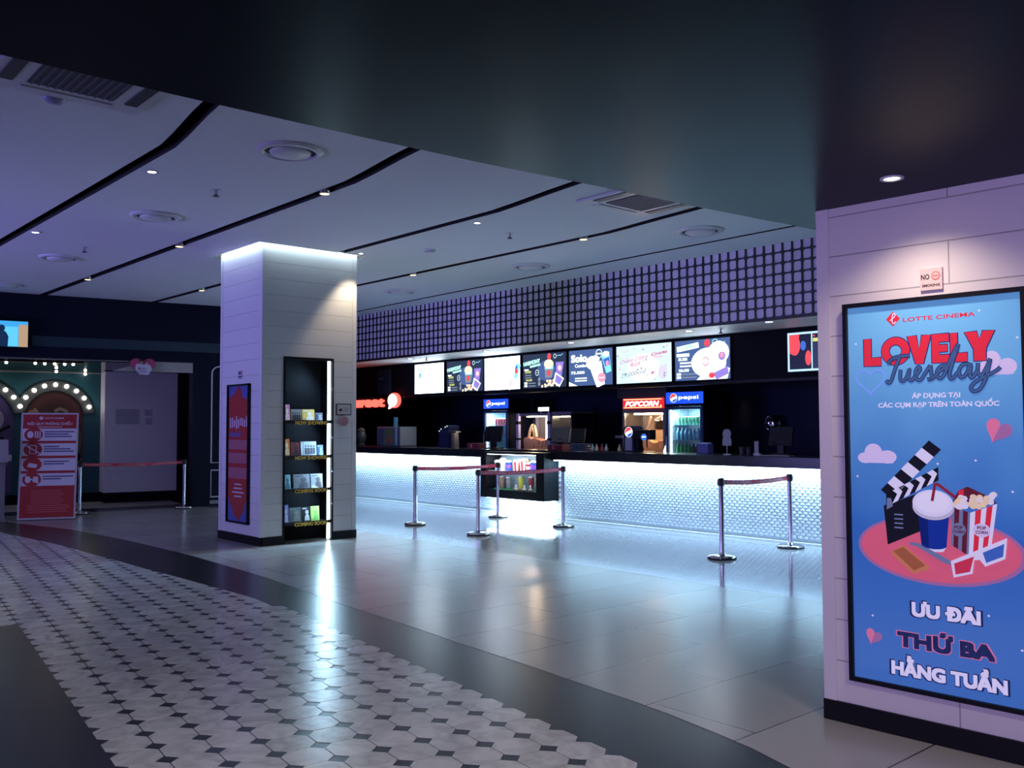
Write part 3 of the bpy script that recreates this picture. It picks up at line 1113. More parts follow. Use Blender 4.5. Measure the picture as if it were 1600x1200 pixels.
mb.flat([(.27, 1.765), (.31, 1.80), (.35, 1.765), (.31, 1.73)], -.003, wht, .001)
mb.text('LOTTE CINEMA', .37, 1.752, .026, -.002, wht, .02, 'LEFT', .3)
mb.text('NỘI QUY PHÒNG CHIẾU', .45, 1.645, .045, -.002, wht, .02, 'CENTER', .7)
mb.rect(.26, 1.605, .64, 1.615, -.002, wht, .001)
mb.build('heading', t)
mb = MB()
lens = [(.5, .4, .46), (.25, .44, .5), (.42, .34, 0), (.5, .3, 0)]
for k in range(4):
    for q in range(3):
        if lens[k][q]:
            z = zt - k * rowh - .055 - q * .042
            mb.rect(.37, z - .011, .37 + lens[k][q] * .95, z + .011, -.003, ink, .001)
pale = mat('board_pale_red', (.55, .12, .13), .5)
for k in range(11):
    z = .5 - k * .036
    mb.rect(.2 - .05 * (k > 6), z - .006, .66 + .1 * (k > 6) + .03 * (k % 3), z + .006, -.002, pale, .001)
mb.build('text_line', t)
mb = MB()
for x in (.1, bw - .1):
    mb.tube([(x, .035, 1.2), (x, .62, .105)], .012, black)
mb.build('back_leg', t)

# white kiosk at the picture edge
t = thing('ticket_kiosk', 'pale free standing kiosk at the left edge beside the rules board', 'kiosk', WL, RL)
kg, kg2 = mat('kiosk_grey', (.34, .33, .38), .45), mat('kiosk_grey_dark', (.2, .2, .24), .45)
MB().box(-.5, .07, -1.15, -.95, .03, 1.05, kg2, .01).build('body', t)
MB().prism([(-.5, -1.25), (.1, -1.25), (.1, -.9), (-.5, -.9)], 1.0, 1.38, kg).build('head', t)
MB().prism([(.1, -1.2), (.16, -1.15), (.1, -.92)], 1.02, 1.12, kg).build('leaflet_tray', t)
MB().box(-.5, .09, -1.25, -.88, .003, .03, kg2).build('foot', t)

# ================================================================== pillar: brochure shelf, poster, signs
ROTP = (0, 0, rad(90))          # fronts that face +x: local x = world y
FR = (PX1, 0, 0)
led = glow('strip_led', (.75, .93, 1.0), 11)
gold = mat('gold_letter', (.9, .62, .1), .4)
y0, y1, zt_ = SH
t = thing('brochure_shelf', 'tall black brochure shelf with a bright LED strip set into the white pillar', 'shelf', FR, ROTP)
mb = MB()
w = .028
mb.box(y0, y0 + w, -.012, .03, 0, zt_, black)
mb.box(y1 - w, y1, -.012, .03, 0, zt_, black)
mb.box(y0 + w, y1 - w, -.012, .03, zt_ - .035, zt_, black)
mb.build('frame', t)
mb = MB()
lining = mat('niche_black', (.003, .003, .005), .6, spec=.04)
mb.box(y0 + .003, y1 - .003, .335, .355, .005, zt_ - .003, lining)
mb.box(y0 + .003, y0 + .012, .03, .335, .005, zt_ - .003, lining)
mb.box(y1 - .012, y1 - .003, .03, .335, .005, zt_ - .003, lining)
mb.build('niche_lining', t)
zs = [(1.655, 'NOW SHOWING'), (1.175, 'NOW SHOWING'), (.725, 'COMING SOON'), (.275, 'COMING SOON')]
mb = MB().box(y1 - .077, y1 - .047, .0, .03, .02, zt_ - .04, led)
part(mb.build('light_strip', t), 'glowing cool white LED strip')
for zz in (2.1, 1.42, .95, .5):
    area('shelf_light', (PX1 - .012, y1 - .1, zz + .12), (PX1 - .09, 6.2, zz - .2), .02, .3, COOL, 15)
for z, s in zs:
    o = MB().box(y0 + w, y1 - w, -.03, .3, z - .022, z, black, .003).build('shelf_board', t)
    mb = MB().box(y0 + w, y1 - w, -.032, -.026, z - .03, z + .015, mat('shelf_lip', (.012, .012, .014), .3))
    mb.text(s, (y0 + y1) / 2 + .03, z - .045, .05, -.033, gold, .03, 'CENTER', .5)
    part(mb.build('lettering', o), 'gold block lettering')
# leaflets standing on the shelf boards (left, right, height, colours, label)
LF = [
    (0, 6.0, 6.11, .23, (.85, .25, .45), (.9, .7, .75), 'tall pink film leaflet at the left end of the top shelf board'),
    (0, 6.125, 6.285, .165, (.25, .25, .27), (.03, .03, .035), 'black and white group photo leaflet on the top shelf board'),
    (0, 6.295, 6.485, .165, (.75, .52, .16), (.75, .72, .68), 'yellow film leaflet with a white figure on the top shelf board'),
    (0, 6.495, 6.61, .12, (.05, .08, .16), (.25, .32, .45), 'dark blue leaflet by the light strip on the top shelf board'),
    (1, 6.0, 6.11, .24, (.8, .2, .05), (.85, .6, .35), 'tall orange red film leaflet on the second shelf board'),
    (1, 6.125, 6.26, .19, (.16, .02, .02), (.03, .02, .04), 'dark red and black leaflet on the second shelf board'),
    (1, 6.28, 6.31, .2, (.45, .47, .5), (.3, .3, .33), 'narrow pale leaflet edge in the middle of the second shelf board'),
    (1, 6.315, 6.52, .2, (.36, .38, .42), (.08, .08, .1), 'large grey group photo leaflet on the second shelf board'),
    (1, 6.53, 6.625, .15, (.04, .12, .25), (.2, .4, .55), 'blue leaflet by the light strip on the second shelf board'),
    (2, 6.0, 6.125, .2, (.3, .55, .6), (.1, .2, .25), 'teal and white film leaflet at the left of the third shelf board'),
    (2, 6.17, 6.42, .2, (.18, .19, .22), (.09, .09, .11), 'wide grey battle scene leaflet on the third shelf board'),
    (2, 6.435, 6.62, .2, (.2, .21, .24), (.08, .08, .1), 'grey rider scene leaflet by the light strip on the third shelf board'),
    (3, 6.0, 6.1, .24, (.25, .2, .55), (.55, .5, .7), 'tall violet and white film leaflet on the lowest shelf board'),
    (3, 6.11, 6.29, .2, (.10, .11, .12), (.2, .22, .2), 'dark grey stone pattern leaflet on the lowest shelf board'),
    (3, 6.3, 6.43, .2, (.01, .01, .012), (.5, .5, .52), 'black leaflet with a white bird shape on the lowest shelf board'),
    (3, 6.44, 6.57, .2, (.35, .6, .12), (.15, .35, .1), 'bright green film leaflet on the lowest shelf board'),
]
for k, (r, a, c, hgt, c1, c2, lab) in enumerate(LF):
    z = zs[r][0] + .001
    t = thing('film_leaflet', lab, 'leaflet', FR, ROTP, 'film leaflets on the brochure shelf')
    m1, m2 = mat('leaflet_%s' % k, c1, .35, var=.3, bump=(18, .02)), mat('leaflet_ink_%s' % k, c2, .35)
    ww = c - a
    T = Matrix.Translation((a, .09, z)) @ Matrix.Rotation(rad(-6), 4, 'X')
    mb = MB().box(0, ww, 0, .006, 0, hgt, m1, T=T)
    mb.build('card', t)
    mb = MB()
    if ww > .05:
        if 'group' in lab:
            for q in range(4):
                x = ww * (.2 + .2 * q)
                b = MB()
                b.disc(x, hgt * .68, ww * .06, ww * .07, 0, m2, .001, 10)
                b.flat([(x - ww * .09, hgt * .12), (x + ww * .09, hgt * .12), (x + ww * .08, hgt * .55), (x - ww * .08, hgt * .55)], 0, m2, .001)
                mb.add(b.v, b.f, m2, T=T)
        else:
            b = MB()
            b.disc(ww * .62, hgt * .62, ww * .2, hgt * .16, 0, m2, .001, 14)
            b.flat([(ww * .3, hgt * .05), (ww * .92, hgt * .05), (ww * .85, hgt * .42), (ww * .55, hgt * .5), (ww * .38, hgt * .35)], 0, m2, .001)
            b.rect(ww * .08, hgt * .84, ww * .6, hgt * .92, 0, m2, .001)
            mb.add(b.v, b.f, m2, T=T)
        mb.build('picture', t)

# small framed notice and round badge on the pillar's right strip
t = thing('framed_notice', 'small framed notice on the pillar beside the brochure shelf', 'notice', FR, ROTP)
MB().box(6.765, 7.01, -.014, 0, 1.74, 1.905, mat('dark_frame', (.05, .04, .045), .4), .003).build('frame', t)
mb = MB().rect(6.78, 1.755, 6.995, 1.89, -.014, mat('notice_lilac', (.5, .48, .52), .5), .001)
mb.flat([(6.8, 1.81), (6.84, 1.84), (6.86, 1.82), (6.84, 1.79)], -.015, black, .001)
for k in range(3):
    mb.rect(6.87, 1.84 - k * .022, 6.97 - .02 * (k == 2), 1.847 - k * .022, -.015, mat('notice_grey_ink', (.15, .15, .18), .5), .001)
mb.build('notice_sheet', t)
t = thing('round_badge', 'round pink badge under the framed notice on the pillar', 'badge', (PX1, 6.885, 1.66), ROTP)
MB().cyl((0, 0, 0), (0, -.03, 0), .074, mat('badge_rim', (.4, .33, .36), .35), seg=32).build('rim', t)
MB().cyl((0, -.03, 0), (0, -.034, 0), .062, mat('badge_pink', (.36, .16, .22), .4), seg=32).build('face', t)

# poster on the pillar's left face (faces -y)
t = thing('pillar_poster', 'tall framed red and blue poster on the violet side of the pillar', 'poster', (0, PY0, 0))
X0, X1, Z0, Z1 = -12.47, -11.79, .26, 2.17
mb = MB()
for a in ((X0, X0 + .025, Z0, Z1), (X1 - .025, X1, Z0, Z1), (X0, X1, Z0, Z0 + .025), (X0, X1, Z1 - .025, Z1)):
    mb.box(a[0], a[1], -.04, 0, a[2], a[3], black)
mb.build('frame', t)
pb = mat('poster_blue', (.12, .14, .4), .12, coat=.6)
prr = mat('poster_red', (.42, .06, .06), .12, coat=.6)
pl_ = mat('poster_pink_band', (.42, .16, .2), .15, coat=.6)
pw = mat('poster_white', (.55, .5, .6), .2)
mb = MB().rect(X0 + .02, Z0 + .02, X1 - .02, Z1 - .02, -.012, pb, .003)
cx = (X0 + X1) / 2
zig = [(X0 + .03, .62), (X0 + .1, .5), (X0 + .16, .47), (X0 + .2, .38), (cx - .03, .33), (cx + .03, .29), (cx + .08, .36), (X1 - .17, .42), (X1 - .12, .52), (X1 - .03, .62)]
mb.flat(zig + [(X1 - .03, 1.95), (cx + .12, 1.98), (cx + .04, 2.13), (cx - .04, 2.13), (cx - .12, 2.05), (X0 + .03, 1.98)], -.015, prr, .001)
for z0_, z1_ in ((.87, 1.02), (1.08, 1.22), (1.27, 1.4)):
    mb.rect(X0 + .03, z0_, X1 - .03, z1_, -.016, pl_, .001)
mb.build('print', t)
mb = MB()
for k, s in enumerate((.2, .26, .36, .22)):
    mb.rect(cx - s / 2, .78 - k * .055, cx + s / 2, .8 - k * .055, -.0165, pw, .001)
random.seed(3)
for k in range(9):
    x = X0 + .07 + k * .063
    mb.rect(x, 1.58 + random.uniform(-.03, .02), x + .036, 1.69 + random.uniform(-.02, .05), -.016, pw, .001)
for k in range(6):
    x = X0 + .06 + k * .06
    mb.rect(x, 1.44, x + .04, 1.5 + .02 * (k % 2), -.016, pb, .001)
mb.build('lettering', t)
t = thing('pillar_sign', 'tiny sign above the poster on the violet side of the pillar', 'sign', (0, PY0, 0))
MB().box(-12.18, -12.06, -.006, 0, 2.24, 2.36, mat('tiny_sign', (.4, .38, .5), .4)).build('plate', t)
MB().text('NO', -12.135, 2.31, .03, -.006, black, .03, 'CENTER').disc(-12.085, 2.325, .018, .018, -.006, mat('tiny_red', (.4, .1, .12), .5), .001).rect(-12.17, 2.265, -12.07, 2.28, -.006, black, .001).build('lettering', t)

# ================================================================== lightbox poster on the right wall
t = thing('lightbox_poster', 'big blue film day poster in a black frame on the right wall', 'poster', WR, RR)
X0, X1, Z0, Z1 = .15, 1.045, .24, 2.215
mb = MB()
fw_ = .022
for a in ((X0, X0 + fw_, Z0, Z1), (X1 - fw_, X1, Z0, Z1), (X0 + fw_, X1 - fw_, Z0, Z0 + fw_), (X0 + fw_, X1 - fw_, Z1 - fw_, Z1)):
    mb.box(a[0], a[1], -.045, 0, a[2], a[3], black)
mb.build('frame', t)


def smooth(p, n=6):
    out = []
    for k in range(len(p) - 1):
        a, b, c, d = p[max(k - 1, 0)], p[k], p[k + 1], p[min(k + 2, len(p) - 1)]
        for i in range(n):
            s = i / n
            out.append(tuple(.5 * ((2 * b[j]) + (-a[j] + c[j]) * s + (2 * a[j] - 5 * b[j] + 4 * c[j] - d[j]) * s * s + (-a[j] + 3 * b[j] - 3 * c[j] + d[j]) * s ** 3) for j in range(len(a))))
    return out + [p[-1]]


def film(name, col, es=.5):
    """backlit poster film"""
    return mat('film_' + name, [c * .8 for c in col], .12, emit=col, es=es, coat=.5)


def film_bg():
    m = film('blue', srgb(70, 130, 195), .34)
    nt = m.node_tree
    b = nt.nodes['Principled BSDF']
    tc = nt.nodes.new('ShaderNodeTexCoord')
    sp = nt.nodes.new('ShaderNodeSeparateXYZ')
    nz = nt.nodes.new('ShaderNodeTexNoise')
    nz.inputs['Scale'].default_value = 2.2
    nt.links.new(tc.outputs['Object'], nz.inputs['Vector'])
    nt.links.new(tc.outputs['Object'], sp.inputs[0])
    mr = nt.nodes.new('ShaderNodeMapRange')
    mr.inputs[1].default_value = .25
    mr.inputs[2].default_value = 2.2
    nt.links.new(sp.outputs[2], mr.inputs[0])
    ad = nt.nodes.new('ShaderNodeMath')
    ad.operation = 'MULTIPLY_ADD'
    ad.inputs[1].default_value = .25
    nt.links.new(nz.outputs['Fac'], ad.inputs[0])
    nt.links.new(mr.outputs[0], ad.inputs[2])
    cr = nt.nodes.new('ShaderNodeValToRGB')
    e = cr.color_ramp.elements
    e[0].position, e[0].color = .1, (*srgb(72, 120, 188), 1)
    e[1].position, e[1].color = 1.1, (*srgb(104, 168, 208), 1)
    q = e.new(.55)
    q.color = (*srgb(52, 104, 178), 1)
    nt.links.new(ad.outputs[0], cr.inputs[0])
    nt.links.new(cr.outputs[0], b.inputs['Emission Color'])
    nt.links.new(cr.outputs[0], b.inputs['Base Color'])
    return m


FY0 = -.022
MB().rect(X0 + .015, Z0 + .015, X1 - .015, Z1 - .015, FY0, film_bg(), .002).build('print', t)
f_red, f_dkred = film('red', srgb(205, 45, 65)), film('dark_red', srgb(130, 35, 60))
f_white, f_navy, f_black = film('white', srgb(205, 200, 225)), film('navy', srgb(28, 38, 92)), film('black', srgb(24, 24, 38))
f_grey, f_pink, f_cloud = film('greyblue', srgb(62, 88, 132)), film('pink', srgb(205, 110, 145)), film('cloud', srgb(195, 180, 215))
f_coral, f_coral2 = film('coral', srgb(205, 90, 118)), film('coral_edge', srgb(150, 100, 150))
f_cup, f_cup2, f_cream = film('cup', srgb(24, 48, 140)), film('cup_dark', srgb(18, 34, 105)), film('cream', srgb(215, 190, 165))
f_cook, f_cook2 = film('cookie', srgb(150, 85, 62)), film('cookie_edge', srgb(185, 115, 85))
f_slate, f_stripe = film('slate', srgb(105, 112, 150)), film('stripe_dark', srgb(90, 30, 50))
f_lensr, f_lensb = film('lens_red', srgb(190, 50, 80)), film('lens_blue', srgb(60, 95, 175))
y = FY0 - .002
# heading
mb = MB()
mb.flat([(.379, 2.117), (.415, 2.155), (.451, 2.117), (.415, 2.079)], y, f_red, .001)
mb.line(smooth([(.399, 2.109), (.418, 2.122), (.427, 2.138), (.418, 2.145), (.411, 2.125), (.412, 2.1), (.42, 2.093), (.431, 2.103)]), .005, y - .001, f_white, .0008)
mb.text('LOTTE CINEMA', .466, 2.098, .021, y, f_red, .012, 'LEFT', .35, th=.001)
part(mb.build('lettering', t), 'red emblem and small red lettering')
mb = MB()
f_out = film('outline_navy', srgb(40, 50, 105))
BLOCK = {'L': [[(0, 0), (1, 0), (1, .3), (.42, .3), (.42, 1), (0, 1)]],
         'V': [[(.34, 0), (.66, 0), (1, 1), (.62, 1), (.5, .5), (.38, 1), (0, 1)]],
         'E': [[(0, 0), (1, 0), (1, .27), (.42, .27), (.42, .38), (.9, .38), (.9, .62), (.42, .62), (.42, .73), (1, .73), (1, 1), (0, 1)]],
         'Y': [[(.3, 0), (.7, 0), (.7, .4), (1, 1), (.6, 1), (.5, .72), (.4, 1), (0, 1), (.3, .4)]]}
for s, x0_, x1_ in (('L', .258, .348), ('O', .352, .497), ('V', .486, .604), ('E', .608, .69), ('L', .698, .775), ('Y', .765, .902)):
    w_, z_, h_ = x1_ - x0_, 1.88, .142
    ps = BLOCK.get(s)
    if ps is None:
        c_, r0 = ((x0_ + x1_) / 2, z_ + h_ / 2), (w_ / 2, h_ / 2)
        n_ = 36
        for k in range(n_):
            a0, a1 = 2 * PI * k / n_, 2 * PI * (k + 1) / n_
            for m_, yo, fo, fi in ((f_out, y, 1.06, .4), (f_red, y - .0009, 1.0, .46)):
                mb.flat([(c_[0] + r0[0] * f * cos(q), c_[1] + r0[1] * f * sin(q)) for f, q in ((fi, a0), (fo, a0), (fo, a1), (fi, a1))], yo, m_, .0008)
    else:
        for p in ps:
            pts = [(x0_ + u * w_, z_ + v * h_) for u, v in p]
            mb.line(pts, .011, y, f_out, .0008, True)
            mb.flat(pts, y - .0009, f_red, .0008)
part(mb.build('lettering', t), 'big red LOVELY lettering')
# script word as pen strokes
mb = MB()
yy = y - .003
STR = [[(.375, 1.805), (.385, 1.79), (.4, 1.8), (.425, 1.87), (.443, 1.915), (.40, 1.905), (.39, 1.89), (.42, 1.918), (.5, 1.925)],
       [(.45, 1.855), (.447, 1.81), (.46, 1.795), (.48, 1.815), (.495, 1.855), (.49, 1.81), (.505, 1.798), (.52, 1.815), (.548, 1.85), (.54, 1.865), (.525, 1.84), (.53, 1.805), (.55, 1.8), (.575, 1.835), (.6, 1.87)],
       [(.6, 1.87), (.603, 1.83), (.605, 1.803), (.585, 1.8), (.61, 1.805), (.64, 1.835), (.675, 1.86), (.65, 1.862), (.63, 1.835), (.64, 1.803), (.665, 1.82), (.70, 1.9), (.735, 1.965), (.7, 1.86), (.69, 1.81), (.705, 1.80), (.73, 1.83)],
       [(.785, 1.865), (.755, 1.865), (.735, 1.835), (.745, 1.803), (.77, 1.82), (.79, 1.865), (.787, 1.81), (.80, 1.803), (.825, 1.84)],
       [(.825, 1.87), (.823, 1.825), (.84, 1.81), (.865, 1.85), (.88, 1.885), (.86, 1.8), (.83, 1.745), (.80, 1.735), (.79, 1.755), (.82, 1.785), (.9, 1.825), (.925, 1.845)]]


for p in STR:
    mb.line(smooth(p), .02, yy, f_navy, .0008)
    mb.line(smooth(p), .013, yy - .0008, f_grey, .0008)
part(mb.build('lettering', t), 'blue grey handwritten word Tuesday')
mb = MB()
mb.text('ÁP DỤNG TẠI', .62, 1.708, .024, y, f_white, .03, 'CENTER', .235, th=.001)
part(mb.build('lettering', t), 'small white lettering')
mb = MB()
mb.text('CÁC CỤM RẠP TRÊN TOÀN QUỐC', .621, 1.663, .024, y, f_white, .03, 'CENTER', .587, th=.001)
part(mb.build('lettering', t), 'small white lettering')
for s, cx, z, hh, ww, m, b in (('ƯU ĐÃI', .642, .617, .071, .328, f_white, .05), ('THỨ BA', .634, .456, .08, .465, f_navy, .06), ('HẰNG TUẦN', .643, .312, .072, .55, f_white, .05)):
    mb = MB()
    if m == f_white:
        mb.text(s, cx, z - .005, hh + .01, y, f_navy, b + .03, 'CENTER', ww + .02, th=.0006)
    else:
        mb.text(s, cx, z - .004, hh + .008, y, f_pink, b + .025, 'CENTER', ww + .014, th=.0006)
    mb.text(s, cx, z, hh, y - .0008, m, b, 'CENTER', ww, th=.001)
    part(mb.build('lettering', t), 'bold lettering in the lower part of the poster')
# clouds, hearts, stars


for cx, z, w_, h_ in ((.905, 1.81, .19, .115), (.316, 1.377, .212, .1)):
    mb = MB()
    mb.disc(cx - .02, z + h_ * .55, w_ * .22, h_ * .45, y + .0005, f_cloud, .001)
    mb.disc(cx + w_ * .25, z + h_ * .32, w_ * .23, h_ * .34, y + .0005, f_cloud, .001)
    mb.disc(cx - w_ * .28, z + h_ * .26, w_ * .21, h_ * .28, y + .0005, f_cloud, .001)
    mb.rect(cx - w_ * .4, z, cx + w_ * .4, z + h_ * .3, y + .0005, f_cloud, .001)
    part(mb.build('cloud_print', t), 'pale pink printed cloud')
for cx, cz, s, rot in ((.905, 1.545, .12, -.45), (.277, .483, .085, -.35)):
    mb = MB()
    hp = heart_pts(0, 0, s, s * .95)
    c_, s_ = cos(rot), sin(rot)
    mb.flat([(cx + a * c_ - d * s_, cz + a * s_ + d * c_) for a, d in hp], y, f_pink, .001)
    half = [(a, d) for a, d in hp if a >= -1e-6]
    mb.flat([(cx + a * c_ - d * s_, cz + a * s_ + d * c_) for a, d in half], y - .001, f_coral2, .0006)
    part(mb.build('heart_print', t), 'pink printed heart')
mb = MB().line([(.288 + a, 1.805 + d) for a, d in heart_pts(0, 0, .155, .13)], .012, y, film('pale_outline', srgb(110, 150, 220)), .001, True)
part(mb.build('heart_print', t), 'pale blue heart outline')
for a, c in ((.214, 2.001), (.622, 1.381), (.801, 1.401), (.962, 1.259), (.208, 1.305), (.835, 2.121), (1.0, 1.98), (.842, .669), (.275, .59), (.984, .531)):
    mb = MB().flat([(a - .007, c), (a, c + .006), (a + .007, c), (a, c - .006)], y, f_white, .0008)
    mb.build('star_print', t)
# still life: disc, clapperboard, cup, popcorn box, cookie, 3D glasses
mb = MB()
mb.disc(.612, .955, .405, .172, y, f_coral2, .0004, 48)
mb.disc(.61, .957, .385, .158, y - .0004, f_coral, .0004, 48)
L1, L2 = y - .0012, y - .002
# clapperboard
mb.flat([(.346, 1.16), (.363, .962), (.545, 1.05), (.545, 1.24), (.40, 1.18)], L1, f_black, .0006)
arm = lambda s, q: (.34 + (.59 - .34) * s + (-.03 + .058 * q) * -.0 + q * .036, 1.222 + (1.478 - 1.222) * s + .0 - q * .028 + .012)
for k in range(7):
    s0, s1 = k / 7, (k + 1) / 7
    mb.flat([arm(s0, -.2), arm(s0 + .0, 1.4), arm(s1, 1.4), arm(s1, -.2)], L1 - .0003 * 1, f_black if k % 2 == 0 else f_white, .0006)
lb = lambda s, q: (.36 + .265 * s, 1.155 + .145 * s + q * .065)
mb.flat([lb(0, 0), lb(1, 0), lb(1, 1), lb(0, 1)], L1 - .0003, f_black, .0006)
for k in range(4):
    s0 = .12 + k * .22
    mb.flat([lb(s0, 0), lb(s0 + .11, 0), lb(s0 + .2, .55), lb(s0 + .12, 1), lb(s0 + .01, 1), lb(s0 + .1, .55)], L2 - .0004, f_white, .0006)
mb.flat([(.362, 1.14), (.395, 1.16), (.385, 1.2), (.365, 1.2)], L2 - .0006, f_slate, .0006)
for k in range(4):
    mb.rect(.40, 1.115 - k * .022 + .0, .445, 1.122 - k * .022, L2, f_slate, .0006)
# popcorn box
L3 = y - .0035
mb.flat([(.687, 1.175), (.771, 1.15), (.759, .944), (.677, .99)], L3, f_slate, .0006)
for a in (.15, .62):
    mb.flat([(.687 + .084 * a, 1.175 - .025 * a), (.687 + .084 * (a + .26), 1.175 - .025 * (a + .26)), (.677 + .082 * (a + .26), .99 - .046 * (a + .26)), (.677 + .082 * a, .99 - .046 * a)], L3 - .0006, f_stripe, .0006)
mb.flat([(.771, 1.15), (.894, 1.2), (.862, .99), (.759, .944)], L3, f_white, .0006)
for a in (.2, .62):
    p0, p1 = lambda s: (.771 + .123 * s, 1.15 + .05 * s), lambda s: (.759 + .103 * s, .944 + .046 * s)
    mb.flat([p0(a), p0(a + .22), p1(a + .22), p1(a)], L3 - .0006, f_red, .0006)
mb.flat([(.69, 1.2), (.72, 1.255), (.762, 1.275), (.85, 1.235), (.896, 1.2), (.85, 1.2)], L3, f_stripe, .0006)
mb.flat([(.716, 1.215), (.72, 1.255), (.745, 1.262), (.742, 1.22)], L3 - .0006, f_red, .0006)
random.seed(11)
for k in range(38):
    a, c = random.random(), random.random()
    px = .7 + .16 * a + .02 * c
    pz = 1.172 + .058 * c + .012 * a
    mb.disc(px, pz, .016, .014, L3 - .0006 - .0001 * (k % 5), f_cream if k % 3 else f_white, .0008, 9)
for cx, cz, rx in ((.716, 1.065, .034), (.822, 1.07, .04)):
    mb.disc(cx, cz, rx, .033, L3 - .0014, f_slate if cx < .75 else f_cloud, .0006, 20)
    mb.text('POP', cx, cz + .004, .016, L3 - .002, f_stripe, .03, th=.0006)
    mb.text('CORN', cx, cz - .016, .014, L3 - .002, f_stripe, .03, th=.0006)
# cup
L4 = y - .006
mb.flat([(.523, 1.13), (.674, 1.135), (.658, .985)] + [(.597 + .062 * cos(a), .98 - .02 * sin(a)) for a in [PI * k / 8 for k in range(9)]] + [(.536, .99)], L4, f_cup, .0008)
mb.flat([(.523, 1.13), (.57, 1.13), (.572, .965), (.536, .985)], L4 - .0008, f_cup2, .0006)
mb.flat([(.545, .972), (.655, .972), (.64, .95), (.57, .945)], L4 + .0004, f_white, .0006)
mb.disc(.597, 1.165, .101, .062, L4 - .001, film('lid_shade', srgb(175, 172, 195)), .0008, 36)
mb.disc(.596, 1.186, .099, .066, L4 - .002, f_white, .0008, 36)
mb.disc(.596, 1.19, .082, .052, L4 - .0028, film('lid_top', srgb(212, 208, 228)), .0005, 36)
mb.line([(.595, 1.197), (.611, 1.282), (.622, 1.282), (.704, 1.222)], .014, L4 - .0036, f_dkred, .0008)
# cookie
mb.flat([(.384, .932), (.445, .966), (.571, .871), (.565, .855), (.491, .828), (.384, .915)], L3, f_cook2, .0008)
mb.flat([(.392, .933), (.443, .958), (.553, .876), (.495, .845)], L3 - .0008, f_cook, .0006)
# 3D glasses
mb.flat([(.477, .985), (.52, .985), (.69, .905), (.686, .888), (.64, .9), (.51, .968), (.477, .972)], L4, f_slate, .0006)
mb.flat([(.676, .91), (.935, 1.043), (.925, .945), (.835, .9), (.81, .93), (.785, .925), (.776, .86), (.688, .832)], L4 - .0012, f_white, .0006)
mb.flat([(.692, .9), (.785, .943), (.765, .868), (.698, .848)], L4 - .0018, f_lensr, .0006)
mb.flat([(.825, .965), (.922, 1.015), (.915, .955), (.84, .918)], L4 - .0018, f_lensb, .0006)
part(mb.build('picture', t), 'printed clapperboard, drink cup, popcorn box, cookie and 3D glasses on a pink disc')

t = thing('no_smoking_sign', 'small square no smoking sign above the blue poster on the right wall', 'sign', WR, RR)
MB().box(.551, .661, -.012, 0, 2.246, 2.36, mat('sign_pink_white', (.62, .45, .43), .4), .003).build('plate', t)
sy = -.012
si = mat('sign_ink', (.03, .025, .03), .5)
mb = MB().text('NO', .578, 2.303, .026, sy, si, .03, 'CENTER', .042, th=.001).text('SMOKING', .606, 2.265, .013, sy, si, .03, 'CENTER', .088, th=.001)
mb.disc(.63, 2.317, .022, .022, sy, mat('sign_red', (.5, .12, .12), .5), .001)
mb.disc(.63, 2.317, .017, .017, sy - .001, mat('sign_pink', (.6, .4, .38), .5), .0006)
mb.rect(.617, 2.314, .643, 2.320, sy - .0015, mat('sign_red', (.5, .12, .12), .5), .0006)
mb.build('lettering', t)

# ================================================================== queue posts and belts
def stanchion(x, y, label, group):
    t = thing('queue_post', label, 'queue post', (x, y, .0035), 0, group)
    MB().lathe([(0, 0), (.168, 0), (.17, .004), (.17, .014), (.168, .018)], mat('rubber_edge', (.01, .01, .012), .6), seg=40).build('rubber_ring', t)
    MB().lathe([(.168, .018), (.166, .03), (.14, .042), (.06, .048), (.038, .055), (.034, .07), (0, .07)], chrome, seg=40).build('base', t)
    MB().cyl((0, 0, .055), (0, 0, .86), .031, chrome, seg=26).build('pole', t)
    mb = MB().lathe([(.034, .855), (.036, .86), (.036, .94), (.03, .946), (0, .946)], mat('post_cap', (.018, .018, .024), .35), seg=26)
    for a in range(4):
        T = Matrix.Rotation(a * PI / 2, 4, 'Z')
        mb.box(.03, .045, -.014, .014, .868, .93, mat('post_cap', (.018, .018, .024), .35), .003, T)
    mb.build('belt_head', t)
    return t


GP = 'chrome queue posts in the lobby'
SP = {1: (-6.69, 9.18), 2: (-6.67, 10.62), 3: (-10.52, 8.58), 4: (-12.31, 8.73), 5: (-12.33, 10.5), 6: (-10.46, 10.25), 'L': (-18.02, 5.3), 'R': (-17.9, 7.19)}
stanchion(*SP[1], 'chrome queue post nearest the right wall, out on the mosaic floor', GP)
stanchion(*SP[2], 'chrome queue post close to the counter beside the right wall', GP)
stanchion(*SP[3], 'chrome queue post left of and in front of the glass display case', GP)
stanchion(*SP[4], 'chrome queue post nearest the pillar, before the tiled counter front', GP)
stanchion(*SP[5], 'chrome queue post standing right before the glass display case', GP)
stanchion(*SP[6], 'chrome queue post just right of the glass display case', GP)
stanchion(*SP['L'], 'chrome queue post right beside the red rules board', GP)
stanchion(*SP['R'], 'chrome queue post in front of the white wall block', GP)
belt_red = mat('belt_red', (.58, .03, .09), .6, bump=(120, .05))
belt_ink = mat('belt_ink', (.55, .42, .46), .5)


